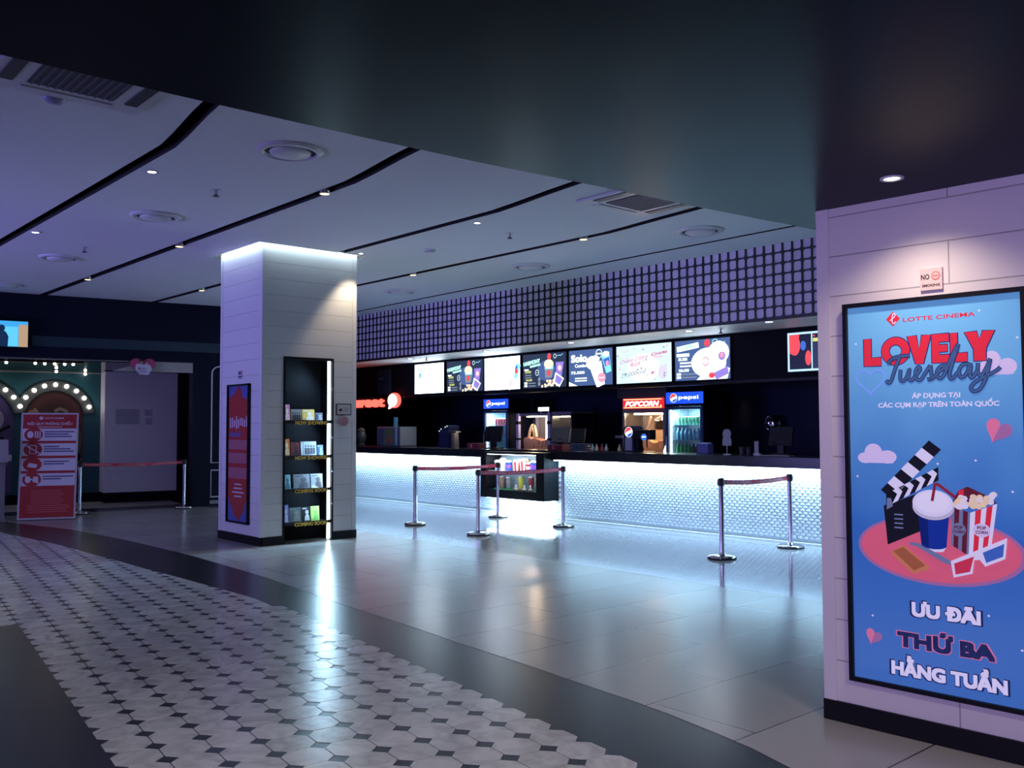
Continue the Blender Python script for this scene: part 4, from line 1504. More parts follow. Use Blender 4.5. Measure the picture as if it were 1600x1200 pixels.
def belt(a, b, label, n, flip=False):
    a, b = Vector((*SP[a], .902)), Vector((*SP[b], .902))
    d = (b - a)
    L_ = d.length
    t = thing('queue_belt', label, 'belt', a, math.atan2(d.y, d.x), 'red queue belts')
    mb = MB()
    N_ = 24
    sag = lambda s: -.022 * 4 * s * (1 - s)
    st, en = .044, L_ - .044
    vs, fs = [], []
    for k in range(N_ + 1):
        s = k / N_
        x = st + (en - st) * s
        for yy_ in (-.001, .001):
            for dz in (-.028, .028):
                vs.append((x, yy_, dz + sag(s)))
    for k in range(N_):
        q, r = 4 * k, 4 * k + 4
        fs += [(q, r, r + 1, q + 1), (q + 2, q + 3, r + 3, r + 2), (q + 1, r + 1, r + 3, q + 3), (q, q + 2, r + 2, r)]
    mb.add(vs, fs, belt_red)
    mb.build('webbing', t)
    for k in range(n):
        mb = MB()
        s = (k + .55) / n
        x = st + (en - st) * s
        z = sag(s)
        sl = math.atan(-.022 * 4 * (1 - 2 * s) / (en - st))
        mb.flat([(x - .3, z - sl * .3), (x - .285, z + .014 - sl * .28), (x - .27, z - sl * .27), (x - .285, z - .014 - sl * .28)], -.001, belt_ink, .0008)
        mb.text('LOTTE CINEMA', x - .25, z - .012 - sl * .25, .026, -.001, belt_ink, .02, 'LEFT', .44, th=.0008, rot=sl)
        mb.build('lettering', t)
    return t


belt(4, 5, 'red lettered belt from the post near the pillar to the post before the display case', 2)
belt(3, 6, 'red lettered belt crossing in front of the glass display case', 3)
belt(1, 2, 'red lettered belt between the two queue posts by the right wall', 2)
belt('L', 'R', 'red lettered belt in front of the white wall block on the left', 3)

# ================================================================== the counter
hex_white = mat('counter_tile', (.62, .67, .72), .2)
grout = mat('counter_grout', (.42, .46, .5), .6)
top_black = mat('countertop_black', (.008, .009, .014), .2, spec=.3)
strip = glow('counter_strip', (.72, .94, 1.0), 9)
CX0, CX1 = -18.6, -4.2
DX0, DX1 = -13.08, -11.4            # the display case
t = thing('service_counter', 'long black topped service counter with a glowing white tiled front', 'counter')


def tiled(x0, x1, z0, z1, yf):
    mb = MB().box(x0, x1, yf, yf + .05, z0, z1, grout)
    dx, dy = .086, .04
    b, c = .0265, .0125
    rows_ = int((z1 - z0) / dy)
    for r in range(rows_):
        z = z0 + (r + .5) * dy
        n_ = int((x1 - x0) / dx)
        for k in range(n_):
            x = x0 + (k + (.5 if r % 2 else 1)) * dx
            if x + dx / 2 > x1:
                continue
            w = dx / 2 - .0015
            o_ = [(x, z + b), (x - w, z + c), (x - w, z - c), (x, z - b), (x + w, z - c), (x + w, z + c)]
            if o_[0][1] > z1 or o_[3][1] < z0:
                continue
            vs = [(px, yf, pz) for px, pz in o_] + [(x + (px - x) * .72, yf - .011, z + (pz - z) * .66 - .002) for px, pz in o_] + [(x, yf - .0135, z - .002)]
            fs = [(i, (i + 1) % 6, 6 + (i + 1) % 6, 6 + i) for i in range(6)] + [(6 + i, 6 + (i + 1) % 6, 12) for i in range(6)]
            mb.add(vs, fs, hex_white, False)
    return mb


PF = 11.06
part(tiled(CX0, DX0, .03, 1.0, PF).build('front_panel', t), 'white scalloped tile front')
part(tiled(DX1, CX1, .03, 1.0, PF).build('front_panel', t), 'white scalloped tile front')
part(tiled(DX0, DX1, .03, .33, PF).build('front_panel', t), 'white scalloped tile front under the display case')
for a, c in ((CX0, DX0), (DX1, CX1)):
    MB().box(a, c, 10.87, 11.75, 1.01, 1.155, top_black, .004).build('countertop', t)
    MB().box(a + .05, c - .05, 10.9, 10.93, .992, 1.01, strip).build('light_strip', t)
MB().box(DX0, DX1, 11.2, 11.75, 1.01, 1.155, top_black).build('countertop', t)
MB().box(CX0, CX1, 11.125, 11.7, .0, 1.0, black_matte).build('carcass', t)
MB().box(CX0, CX1, 10.955, 11.05, .002, .03, mat('white_kerb', (.75, .77, .78), .3)).build('kerb', t)

# display case let into the counter front
t = thing('display_case', 'black framed lit glass display case in the counter front', 'display case', (0, 0, 0))
Y0, Y1 = 10.72, 11.115
gx0, gx1, gz0, gz1 = DX0 + .15, DX1 - .2, .455, 1.085
mb = MB()
mb.box(DX0, gx0, Y0, Y1, .31, 1.125, black)
mb.box(gx1, DX1, Y0, Y1, .31, 1.125, black)
mb.box(gx0, gx1, Y0, Y1, .31, gz0, black)
mb.box(gx0, gx1, Y0, Y1, gz1, 1.125, black)
mb.build('frame', t)
MB().box(gx0, gx1, Y1 - .03, Y1, gz0, gz1, mat('case_back', (.3, .42, .5), .3)).build('back_panel', t)
MB().box(gx0, gx1, Y0 + .01, Y0 + .016, gz0, gz1, pane).build('glass_pane', t)
MB().box(gx0, gx1, Y0 + .06, Y1 - .03, .775, .787, mat('case_shelf', (.45, .55, .6), .15)).build('shelf', t)
MB().box(gx0 + .02, gx1 - .02, Y0 + .018, Y0 + .04, gz1 - .007, gz1 - .001, glow('case_led', (.85, .97, 1), 14)).build('light_strip', t)
MB().box(DX0 + .05, DX1 - .05, Y0 + .1, Y0 + .3, .297, .31, glow('case_under_led', (.72, .94, 1.0), 12)).build('light_strip', t)
area('case_light', ((gx0 + gx1) / 2, Y0 + .1, gz1 - .03), ((gx0 + gx1) / 2, Y0 + .2, 0), 1.2, .08, (.9, .97, 1), 9)
area('case_light', ((gx0 + gx1) / 2, Y0 + .1, .765), ((gx0 + gx1) / 2, Y0 + .2, 0), 1.2, .05, (.9, .97, 1), 2.5)  # added fill below the shelf, without a strip of its own

# goods in the case ------------------------------------------------------
def cup(name, x, y, z, r, h, m, band, label, cat='cup', lid=None, group=None, straw=False):
    t = thing(name, label, cat, (x, y, z), 0, group)
    MB().lathe([(0, 0), (r * .78, 0), (r * .8, .004), (r * .86, h * .3)], m, seg=22).lathe([(r * .86, h * .3), (r * .95, h * .72)], band, seg=22).lathe([(r * .95, h * .72), (r, h), (r * 1.05, h + .003), (r * .97, h)], m, seg=22).build('cup_body', t)
    if lid:
        MB().lathe([(r * 1.06, h), (r * 1.08, h + .012), (r * .9, h + .02), (r * .5, h + .035), (0, h + .036)], lid, seg=22).build('lid', t)
    if straw:
        MB().tube([(0, 0, h), (.01, 0, h + .1), (.03, 0, h + .14)], .005, mat('straw_red', (.5, .03, .04), .4)).build('straw', t)
    return t


cw, cred, cblue, cpur, ctan = mat('cup_white', (.75, .75, .75), .4), mat('cup_red', (.55, .03, .04), .4), mat('cup_blue', (.02, .1, .6), .35), mat('cup_purple', (.3, .1, .55), .35), mat('cup_tan', (.4, .25, .18), .4)
cyel, cdred, cgrn, cgry = mat('cup_yellow', (.55, .55, .06), .4), mat('cup_dark_red', (.25, .03, .04), .4), mat('case_green', (.02, .3, .1), .5), mat('cup_grey', (.3, .32, .35), .4)
zc = .788
for x, r, h, m, bnd, lid, lab in ((-12.83, .06, .15, cw, cred, cw, 'white and red paper cup at the left end of the display case top shelf'), (-12.68, .06, .19, cw, cw, cw, 'tall white cup second from the left on the display case top shelf'),
                                  (-12.53, .055, .15, cblue, cpur, cw, 'blue and violet cup left of the gap on the display case top shelf'), (-12.0, .055, .13, cred, cw, cw, 'red and white cup right of the popcorn buckets in the display case'),
                                  (-11.88, .055, .16, cblue, cpur, cw, 'left one of the two blue and violet cups side by side in the display case'), (-11.765, .055, .16, cblue, cpur, cw, 'right one of the two blue and violet cups side by side in the display case')):
    cup('paper_cup', x, 10.92, zc, r, h, m, bnd, lab, lid=lid, group='cups on the display case top shelf')


def bucket(x, y, z, r, h, label):
    t = thing('popcorn_bucket', label, 'popcorn bucket', (x, y, z), 0, 'popcorn buckets in the display case')
    mb = MB()
    seg = 24
    for k in range(seg):
        a0, a1 = 2 * PI * k / seg, 2 * PI * (k + 1) / seg
        vs = [(r * .78 * cos(a0), r * .78 * sin(a0), 0), (r * .78 * cos(a1), r * .78 * sin(a1), 0), (r * cos(a1), r * sin(a1), h), (r * cos(a0), r * sin(a0), h)]
        mb.add(vs, [(0, 1, 2, 3)], cred if (k // 2) % 2 else cw)
    mb.build('tub', t)
    random.seed(int(abs(x) * 100))
    mb = MB()
    for k in range(26):
        a, q = random.uniform(0, 2 * PI), r * .85 * math.sqrt(random.random())
        mb.ball((q * cos(a), q * sin(a), h + random.uniform(-.005, .03)), random.uniform(.018, .026), mat('popcorn', (.8, .7, .45), .7), 7, 5)
    o = mb.build('popcorn', t)
    o['kind'] = 'stuff'
    return t


bucket(-12.33, 10.95, zc, .085, .16, 'left popcorn bucket on the display case top shelf')
bucket(-12.15, 10.95, zc, .085, .18, 'right popcorn bucket on the display case top shelf')
t = thing('plastic_bottle', 'clear bottle between the blue cups and the last red cup in the display case', 'bottle', (-11.69, 10.96, zc))
MB().lathe([(0, 0), (.033, 0), (.036, .02), (.036, .13), (.03, .16), (.014, .19), (.014, .21)], mat('bottle_pale', (.5, .65, .75), .15), seg=20).build('bottle_body', t)
MB().cyl((0, 0, .21), (0, 0, .23), .016, cblue, seg=16).build('cap', t)
cup('paper_cup', -11.65, 10.86, zc, .045, .14, cw, cred, 'red and white cup at the right end of the display case top shelf', lid=cw, group='cups on the display case top shelf')
for x, m, h, lab in ((-12.78, ctan, .2, 'brown tumbler at the left of the display case bottom'), (-12.6, cgry, .19, 'grey tumbler behind the green grass pads in the display case'), (-12.27, cyel, .22, 'yellow tumbler in the middle of the display case bottom'),
                     (-12.0, cdred, .22, 'dark red tumbler right of the yellow one in the display case'), (-11.84, cgry, .2, 'grey tumbler near the right end of the display case bottom')):
    cup('tumbler', x, 10.98, gz0 + .002, .05, h, m, m, lab, 'tumbler', cgry, 'tumblers on the display case bottom')
random.seed(5)
for x, wd, lab in ((-12.72, .2, 'left green grass pad on the display case bottom'), (-12.45, .18, 'second green grass pad on the display case bottom'), (-11.7, .14, 'green leafy clump at the right end of the display case bottom')):
    t = thing('grass_pad', lab, 'artificial grass', (x, 10.84, gz0 + .002), 0, 'green decoration on the display case bottom')
    MB().lathe([(0, .012), (wd * .45, .01), (wd * .5, 0), (0, 0)], cgrn, seg=20).build('mat', t)
    mb = MB()
    for k in range(90):
        a, q = random.uniform(0, 2 * PI), wd * .45 * math.sqrt(random.random())
        px, py, hh = q * cos(a), q * sin(a) * .5, random.uniform(.02, .05) * (2.2 if wd < .15 else 1)
        mb.add([(px - .005, py, .01), (px + .005, py, .01), (px + random.uniform(-.015, .015), py + random.uniform(-.01, .01), hh)], [(0, 1, 2)], mat('blade_green', (.03, .42, .16), .5))
    o = mb.build('blades', t)
    o['kind'] = 'stuff'
for x, lab in ((-12.24, 'small white figure before the yellow tumbler'), (-12.02, 'small white figure before the dark red tumbler'), (-11.86, 'small cream popcorn pile figure near the right end of the case bottom')):
    t = thing('ornament', lab, 'ornament', (x, 10.83, gz0 + .002), 0, 'small ornaments on the display case bottom')
    MB().lathe([(0, 0), (.045, 0), (.04, .03), (.018, .05), (.022, .075), (.012, .1), (0, .105)], cw, seg=16).build('figure', t)

# ================================================================== menu screens
def screen(x0, x1, z0, z1, label, draw, ycam=12.24, group='menu screens over the counter'):
    t = thing('menu_screen', label, 'menu screen', (x0, ycam, z0), 0, group)
    w, h = x1 - x0, z1 - z0
    MB().box(-.02, w + .02, -.035, 0, -.02, h + .02, black, .003).build('housing', t)
    draw(t, w, h)
    return t


S_white = glow('screen_white', (.74, .88, 1), 5.5)
S_navy = glow('screen_navy', (.02, .035, .085), 1)
S_txt = glow('screen_text', (.85, 1, .95), 1.5)
S_mint = glow('screen_mint', (.45, .95, .8), 1.3)
S_yel = glow('screen_yellow', (.75, .8, .2), 1.0)
S_red = glow('screen_red', (.9, .08, .1), 1.0)
S_pink = glow('screen_pink', (.9, .35, .5), 1.1)
S_cyan = glow('screen_cyan', (.25, .75, .95), 1.2)
S_blue = glow('screen_blue', (.04, .15, .65), 1.1)
S_dim = glow('screen_dim', (.35, .4, .5), .7)
S_pop = glow('screen_popcorn', (.95, .85, .6), 1.2)
S_vio = glow('screen_violet', (.3, .22, .75), 1.1)
S_mid = glow('screen_midblue', (.07, .13, .34), 1.0)
S_mag = glow('screen_magenta', (.7, .05, .25), 1.0)
SY = -.035


def globe(mb, cx, cz, r, y, th=.0008):
    """the round red, white and blue drink emblem"""
    mb.disc(cx, cz, r, r, y, S_txt, th, 28)
    tl = rad(32)
    ro = lambda a, d: (cx + r * (a * cos(tl) - d * sin(tl)), cz + r * (a * sin(tl) + d * cos(tl)))
    up_ = [ro(.93 * cos(a), .93 * sin(a)) for a in [rad(8 + 14.9 * k) for k in range(12)]]
    mb.flat(up_ + [ro(-.45, .3), ro(.1, .22), ro(.5, .05)], y - th, S_red, th)
    lo_ = [ro(.93 * cos(a), .93 * sin(a)) for a in [rad(-28 - 10.3 * k) for k in range(13)]]
    mb.flat(lo_ + [ro(-.4, -.3), ro(.05, -.32), ro(.4, -.5)], y - th, S_blue, th)


def tilted(mb, cx, cz, w0, w1, h, rot, y, m, th=.001):
    c, s = cos(rot), sin(rot)
    mb.flat([(cx + a * c - d * s, cz + a * s + d * c) for a, d in ((-w0 / 2, -h / 2), (w0 / 2, -h / 2), (w1 / 2, h / 2), (-w1 / 2, h / 2))], y, m, th)


def bg(t, w, h, m):
    MB().rect(0, 0, w, h, SY, m, .002).build('display', t)
    return SY - .002


def d_white(t, w, h):
    y = bg(t, w, h, S_white)
    mb = MB()
    tilted(mb, .17, h - .13, .05, .07, .06, .2, y, S_cyan)
    tilted(mb, .26, h - .16, .05, .08, .05, -.3, y, S_cyan)
    tilted(mb, .2, h - .25, .09, .11, .12, 0, y - .001, S_cyan)
    tilted(mb, .2, h - .24, .02, .02, .1, 0, y - .002, S_blue)
    mb.build('picture', t)


def d_white2(t, w, h):
    y = bg(t, w, h, S_white)
    mb = MB()
    tilted(mb, w - .09, h - .3, .1, .15, .3, -.35, y, S_cyan)
    tilted(mb, w - .11, h - .24, .05, .07, .1, -.35, y - .001, S_blue)
    mb.disc(w - .1, h - .3, .045, .05, y - .002, S_red, .001)
    tilted(mb, w - .32, .15, .16, .22, .3, .5, y, glow('screen_palepink', (.95, .75, .78), 2), .001)
    mb.disc(w - .27, .12, .07, .075, y - .001, glow('screen_rose', (.95, .5, .55), 1.6), .001)
    for k in range(3):
        tilted(mb, w - .45 + .09 * k, .2 + .12 * k, .04, .04, .012, .7, y - .001, S_dim)
    mb.build('picture', t)


def d_harmony(t, w, h):
    y = bg(t, w, h, S_navy)
    mb = MB()
    mb.disc(w * .55, h * .5, .25, .2, y, S_mid, .0006)
    # cup with popcorn dome, glass and tilted box
    mb.flat([(w * .53, h * .28), (w * .68, h * .28), (w * .72, h * .62), (w * .51, h * .62)], y - .001, S_dim)
    mb.disc(w * .61, h * .42, .05, .055, y - .002, S_red)
    mb.rect(w * .52, h * .53, w * .715, h * .6, y - .002, S_cyan)
    mb.disc(w * .61, h * .68, .13, .09, y - .002, S_pop)
    mb.disc(w * .62, h * .9, .05, .065, y - .002, S_red)
    mb.flat([(w * .78, h * .3), (w * .9, h * .3), (w * .95, h * .72), (w * .77, h * .72)], y - .001, S_vio)
    mb.disc(w * .86, h * .55, .06, .065, y - .002, S_pink)
    mb.disc(w * .86, h * .55, .03, .035, y - .003, S_txt)
    tilted(mb, w * .82, h * .2, .2, .26, .2, -.5, y - .004, S_txt)
    tilted(mb, w * .83, h * .2, .14, .2, .14, -.5, y - .005, S_vio)
    random.seed(2)
    for k in range(34):
        mb.disc(w * random.uniform(.44, .82), h * random.uniform(.03, .2), .025, .025, y - .003 - .0002 * (k % 4), S_pop if k % 4 else S_red, .001, 8)
    mb.build('picture', t)
    mb = MB()
    mb.text('HARMONY', w * .21, h * .7, .085, y, S_mint, .05, 'CENTER', w * .4, th=.001, rot=.12)
    tilted(mb, w * .29, h * .66, .3, .3, .04, .12, y - .001, S_mint)
    mb.rect(w * .03, h * .52, w * .13, h * .57, y, S_txt)
    mb.text('85.000', w * .05, h * .45, .045, y, S_yel, .03, 'LEFT', th=.001)
    mb.text('106.000', w * .07, h * .21, .042, y, S_yel, .03, 'LEFT', th=.001)
    for k, z in enumerate((.37, .3)):
        mb.rect(w * .05, h * z, w * .2, h * (z + .03), y, S_dim)
    for k in range(2):
        mb.rect(w * .03, h * (.04 + k * .08), w * .1, h * (.1 + k * .08), y, S_txt)
        mb.rect(w * .13, h * (.05 + k * .08), w * .3, h * (.08 + k * .08), y, S_dim)
    mb.line([(w * .335 + .045 * cos(a), h * .45 + .055 * sin(a)) for a in [2 * PI * k / 20 for k in range(20)]], .008, y, S_txt, .001, True)
    mb.rect(w * .3, h * .43, w * .37, h * .47, y, S_dim)
    for k in range(2):
        mb.disc(w * .385, h * (.12 + .13 * k), .035, .042, y, S_dim)
    mb.line([(w * .75 + .035 * cos(a), h * .9 + .04 * sin(a)) for a in [2 * PI * k / 18 for k in range(18)]], .007, y, S_txt, .001, True)
    mb.line([(w * .8, h * .9), (w * .84, h * .92), (w * .87, h * .9), (w * .93, h * .95)], .012, y, S_cyan)
    mb.build('lettering', t)


def d_solo(t, w, h):
    y = bg(t, w, h, S_mid)
    mb = MB()
    mb.flat([(0, 0), (w * .2, 0), (0, h * .12)], y, S_txt)
    tilted(mb, w * .68, h * .28, .2, .3, .42, .32, y, S_white)
    mb.disc(w * .55, h * .62, .15, .12, y - .001, S_white)
    mb.disc(w * .62, h * .7, .1, .08, y - .001, S_txt)
    mb.disc(w * .76, h * .2, .1, .09, y - .002, S_pink)
    mb.rect(w * .7, h * .18, w * .82, h * .21, y - .003, S_txt)
    tilted(mb, w * .88, h * .6, .13, .2, .36, .25, y - .001, S_cyan)
    tilted(mb, w * .88, h * .62, .12, .15, .14, .25, y - .002, S_blue)
    mb.disc(w * .89, h * .58, .04, .05, y - .003, S_pink)
    mb.disc(w * .86, h * .84, .08, .05, y - .003, S_txt)
    mb.build('picture', t)
    mb = MB()
    mb.text('Solo', w * .24, h * .66, .15, y, S_txt, .05, 'CENTER', w * .38, th=.001)
    mb.text('Combo', w * .28, h * .52, .06, y, S_txt, .03, 'CENTER', w * .28, th=.001)
    mb.text('75.000', w * .05, h * .33, .055, y, S_txt, .04, 'LEFT', w * .32, th=.001)
    for k in range(2):
        mb.rect(w * .14, h * (.12 + .07 * k), w * .42, h * (.155 + .07 * k), y, S_txt)
    mb.line([(w * .7 + .075 * cos(a), h * .86 + .075 * sin(a)) for a in [2 * PI * k / 24 for k in range(24)]], .012, y, S_txt, .001, True)
    mb.rect(w * .64, h * .84, w * .76, h * .88, y, S_txt)
    mb.build('lettering', t)


def d_pink(t, w, h):
    y = bg(t, w, h, glow('screen_palecyan', (.6, .84, .95), 1.25))
    mb = MB()
    mb.disc(w * .5, h * .4, .35, .25, y, glow('screen_paler', (.8, .9, .97), 1.3), .0006)
    mb.disc(w * .85, h * .25, .1, .12, y - .001, glow('screen_lilac', (.7, .65, .85), 1.1), .0006)
    random.seed(9)
    for k in range(26):
        mb.disc(w * random.uniform(.02, .98), h * random.uniform(.03, .97), .018, .016, y - .0015, random.choice([S_dim, S_pink, glow('screen_sage', (.5, .7, .6), 1)]), .0008, 8)
    tilted(mb, w * .67, h * .25, .08, .05, .03, .6, y - .0025, S_mag)
    mb.build('picture', t)
    mb = MB()
    mb.text('Cheese Cotton', w * .33, h * .58, .075, y - .002, S_mag, .0, 'CENTER', w * .52, .3, .001, .13)
    mb.text('Roll', w * .36, h * .45, .075, y - .002, S_mag, .0, 'CENTER', w * .2, .3, .001, .13)
    mb.text('29,000vnd', w * .32, h * .2, .08, y - .002, S_dim, .0, 'CENTER', w * .48, .3, .001, .13)
    mb.text('Cinema', w * .79, h * .71, .06, y - .002, S_mag, .02, 'CENTER', w * .28, .3, .001, .13)
    mb.rect(w * .69, h * .64, w * .86, h * .665, y - .002, S_pink)
    mb.build('lettering', t)


def d_combo(t, w, h):
    y = bg(t, w, h, S_mid)
    mb = MB()
    mb.disc(w * .62, h * .42, .34, .24, y, S_white, .0008)
    mb.disc(w * .8, h * .65, .2, .18, y - .0008, S_white, .0008)
    mb.flat([(w * .4, 0), (w * .95, 0), (w, h * .25), (w * .7, h * .4)], y - .0012, S_txt)
    mb.disc(w * .6, h * .9, .06, .06, y - .002, S_red)
    mb.disc(w * .57, h * .45, .07, .08, y - .002, S_pink)
    mb.disc(w * .57, h * .45, .045, .05, y - .003, S_white)
    mb.disc(w * .86, h * .56, .07, .07, y - .002, S_vio)
    mb.disc(w * .86, h * .58, .04, .045, y - .003, S_pink)
    tilted(mb, w * .85, h * .14, .25, .3, .12, .35, y - .003, S_vio)
    mb.disc(w * .68, h * .1, .06, .045, y - .004, S_red)
    mb.rect(w * .47, h * .66, w * .73, h * .68, y - .003, S_dim)
    mb.build('picture', t)
    mb = MB()
    tilted(mb, w * .24, h * .83, .45, .45, .09, .12, y - .001, S_txt)
    mb.text('CLASSIC', w * .24, h * .8, .055, y - .002, S_cyan, .03, 'CENTER', w * .3, .2, .001, .12)
    mb.rect(w * .03, h * .6, w * .27, h * .68, y - .001, S_txt)
    mb.text('85.000', w * .06, h * .5, .05, y - .001, S_txt, .03, 'LEFT', th=.001)
    mb.text('106.000', w * .07, h * .22, .05, y - .001, S_txt, .03, 'LEFT', th=.001)
    for k in range(2):
        mb.rect(w * .09, h * (.34 + .08 * k), w * .3, h * (.38 + .08 * k), y - .001, S_txt)
        mb.rect(w * .03, h * (.05 + .08 * k), w * .11, h * (.11 + .08 * k), y - .001, S_txt)
        mb.rect(w * .13, h * (.06 + .08 * k), w * .4, h * (.09 + .08 * k), y - .001, S_dim)
    mb.line([(w * .74 + .05 * cos(a), h * .92 + .04 * sin(a)) for a in [2 * PI * k / 18 for k in range(18)]], .01, y - .001, S_mint, .001, True)
    mb.line([(w * .8, h * .86), (w * .84, h * .9), (w * .88, h * .87), (w * .92, h * .9)], .012, y - .001, S_mint)
    mb.build('lettering', t)


def d_film(t, w, h):
    y = bg(t, w, h, glow('screen_frost', (.45, .7, .95), 1.3))
    mb = MB().rect(.03, .03, .39, h - .03, y, glow('screen_nearblack', (.006, .008, .025), 1), .001)
    mb.disc(.12, h - .19, .09, .15, y - .001, S_red, .0008)
    mb.flat([(.03, h - .3), (.03, h - .03), (.2, h - .03), (.17, h - .25), (.08, h - .33)], y - .0012, S_red, .0008)
    mb.disc(.34, .19, .05, .11, y - .001, S_red, .0008)
    mb.disc(.26, h - .2, .045, .07, y - .0014, S_blue, .0008)
    mb.rect(.41, .03, w - .03, h - .03, y, S_navy, .001)
    mb.rect(.42, h - .09, w - .05, h - .04, y - .001, glow('screen_nearblack', (.006, .008, .025), 1), .0008)
    mb.disc(.44, h - .065, .015, .015, y - .002, S_red, .0008)
    mb.rect(.42, h - .15, w - .05, h - .1, y - .001, S_yel, .0008)
    mb.build('picture', t)


MENU = [(-17.23, -16.15, d_white, 'leftmost menu screen, blank white with a small cyan drink picture'), (-16.03, -14.81, d_harmony, 'dark menu screen with popcorn and drinks between the two white screens'),
        (-14.75, -13.66, d_white2, 'white menu screen with a pale drink picture at its right edge'), (-13.56, -12.36, d_harmony, 'dark menu screen with popcorn and drinks above the glass display case'),
        (-12.28, -11.19, d_solo, 'blue menu screen with a large white drink cup and round badge'), (-11.09, -9.86, d_pink, 'pale menu screen with pink handwriting and a price above the popcorn cabinet'),
        (-9.78, -8.69, d_combo, 'blue and white menu screen at the right end of the menu row')]
for a, c, f_, lab in MENU:
    screen(a, c, 2.32, 2.975, lab, f_)
screen(-7.66, -6.55, 2.375, 2.95, 'film advert screen with red blurs beside the right wall', d_film)
t = thing('dark_screen', 'unlit dark blue screen left of the menu screens', 'screen', (-18.8, 12.24, 2.33))
MB().box(0, .58, -.03, 0, 0, .6, mat('dark_screen_glass', (.02, .045, .085), .15), .003).build('display', t)
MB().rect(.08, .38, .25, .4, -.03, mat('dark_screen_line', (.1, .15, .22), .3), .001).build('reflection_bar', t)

# illuminated word sign
neon = glow('neon_red', (1, .07, .05), 3.2)
neon_w = glow('neon_pale', (1, .72, .62), 2.6)
t = thing('word_sign', 'glowing red word sign with a speech bubble left of the counter', 'sign', (0, 12.2, 0))
x = -20.02
for ch, wd, hh in (('S', .3, .24), ('w', .46, .2), ('e', .29, .2), ('e', .29, .2), ('t', .24, .25)):
    if x + wd > FX0 or ch != 'S':
        mb = MB().text(ch, x + wd / 2, 2.05, hh if ch not in 'ew' else .275, -.02, neon, .036, 'CENTER', wd * .9, th=.05)
        mb.build('letter', t)
    x += wd + .01
mb = MB()
mb.disc(-17.98, 2.19, .24, .175, -.02, neon, .05)
mb.disc(-18.02, 2.19, .19, .15, -.07, neon_w, .006)
mb.flat([(-18.17, 2.08), (-18.05, 2.05), (-18.2, 1.995)], -.02, neon_w, .05)
part(mb.build('speech_bubble', t), 'pale pink glowing speech bubble with a red rim')
MB().box(-20.05, -17.72, -.018, .0, 2.02, 2.3, black_matte).build('backing_board', t)

# ================================================================== behind the counter
fr_blue = mat('fridge_blue', (.01, .04, .2), .35)
fr_side = mat('fridge_side', (.003, .005, .015), .5, spec=.2)
fr_white = mat('fridge_inner', (.55, .75, .85), .4)
hdr = glow('fridge_header', (.01, .06, .75), 1.6)
can_g, can_b, can_s, can_r, can_y = (mat('can_green', (.10, .35, .22), .25, .3), mat('can_blue', (.15, .4, .6), .25, .3), mat('can_silver', (.5, .6, .65), .25, .4),
                                     mat('can_red', (.45, .06, .1), .25, .3), mat('can_cream', (.7, .6, .4), .3))
bot_g, bot_d = mat('bottle_green', (.03, .3, .12), .15), mat('bottle_dark', (.02, .06, .05), .15)


def fridge(x0, x1, yf, label, depth=.6):
    w = x1 - x0
    t = thing('drinks_fridge', label, 'fridge', (x0, yf, 0))
    mb = MB()
    mb.box(0, .05, .0, depth, .0, 1.92, fr_side).box(w - .05, w, 0, depth, 0, 1.92, fr_side).box(.05, w - .05, depth - .05, depth, 0, 1.92, fr_blue)
    mb.box(.05, w - .05, 0, depth - .05, 0, .2, fr_blue).box(0, w, 0, depth, 1.91, 2.16, fr_side)
    mb.build('cabinet', t)
    MB().box(.05, w - .05, depth - .06, depth - .05, .2, 1.9, fr_white).box(.05, .06, .06, depth - .06, .2, 1.9, fr_white).box(w - .06, w - .05, .06, depth - .06, .2, 1.9, fr_white).build('liner', t)
    o = MB().box(.005, w - .005, -.03, 0, 1.955, 2.15, hdr, .004).build('header_sign', t)
    mb = MB()
    globe(mb, .17, 2.053, .078, -.03)
    mb.text('pepsi', .28, 2.03, .07, -.03, glow('logo_white', (.8, .92, 1), 1.6), .033, 'LEFT', w - .36, th=.002)
    part(mb.build('lettering', o), 'round emblem and white lettering')
    d = MB()
    for a in ((.0, .055, .2, 1.9), (w - .055, w, .2, 1.9), (.055, w - .055, .2, .25), (.055, w - .055, 1.86, 1.9)):
        d.box(a[0], a[1], -.03, -.002, a[2], a[3], mat('door_frame_blue', (.02, .05, .16), .3))
    do = d.build('door', t)
    MB().box(.055, w - .055, -.018, -.014, .25, 1.86, pane).build('door_glass', do)
    MB().box(.02, .035, -.06, -.03, .9, 1.4, steel, .004).build('handle', do)
    for z in (1.59, 1.34, 1.07, .75, .45):
        MB().box(.065, w - .065, .03, depth - .08, z - .012, z, mat('fridge_shelf', (.25, .5, .65), .3)).build('shelf', t)
    MB().box(.06, .085, .01, .03, .3, 1.85, glow('fridge_led', (.65, .95, 1), 7)).build('light_strip', t)
    area('fridge_light', (x0 + .1, yf + .05, 1.6), (x0 + w, yf + .3, 1.3), .06, 1.0, (.7, .95, 1), 7)
    area('fridge_light', (x0 + w / 2, yf + .08, 1.85), (x0 + w / 2, yf + .25, 1.0), .5, .06, (.7, .95, 1), 7)
    return t


def can(m, r=.032, h=.12):
    t = thing('drink_can', 'x', 'drink can')
    MB().lathe([(0, 0), (r * .8, 0), (r, .008), (r, h - .012)], m, seg=14).build('can_body', t)
    MB().lathe([(r, h - .012), (r * .82, h), (r * .78, h - .003), (0, h - .003)], steel, seg=14).build('can_top', t)
    return t


def bottle(m, cap, r=.034, h=.2):
    t = thing('drink_bottle', 'x', 'drink bottle')
    MB().lathe([(0, 0), (r * .9, 0), (r, .01), (r, h * .6), (r * .8, h * .72), (r * .38, h * .86), (r * .38, h * .94)], m, seg=14).build('bottle_body', t)
    MB().cyl((0, 0, h * .94), (0, 0, h), r * .44, cap, seg=12).build('cap', t)
    return t


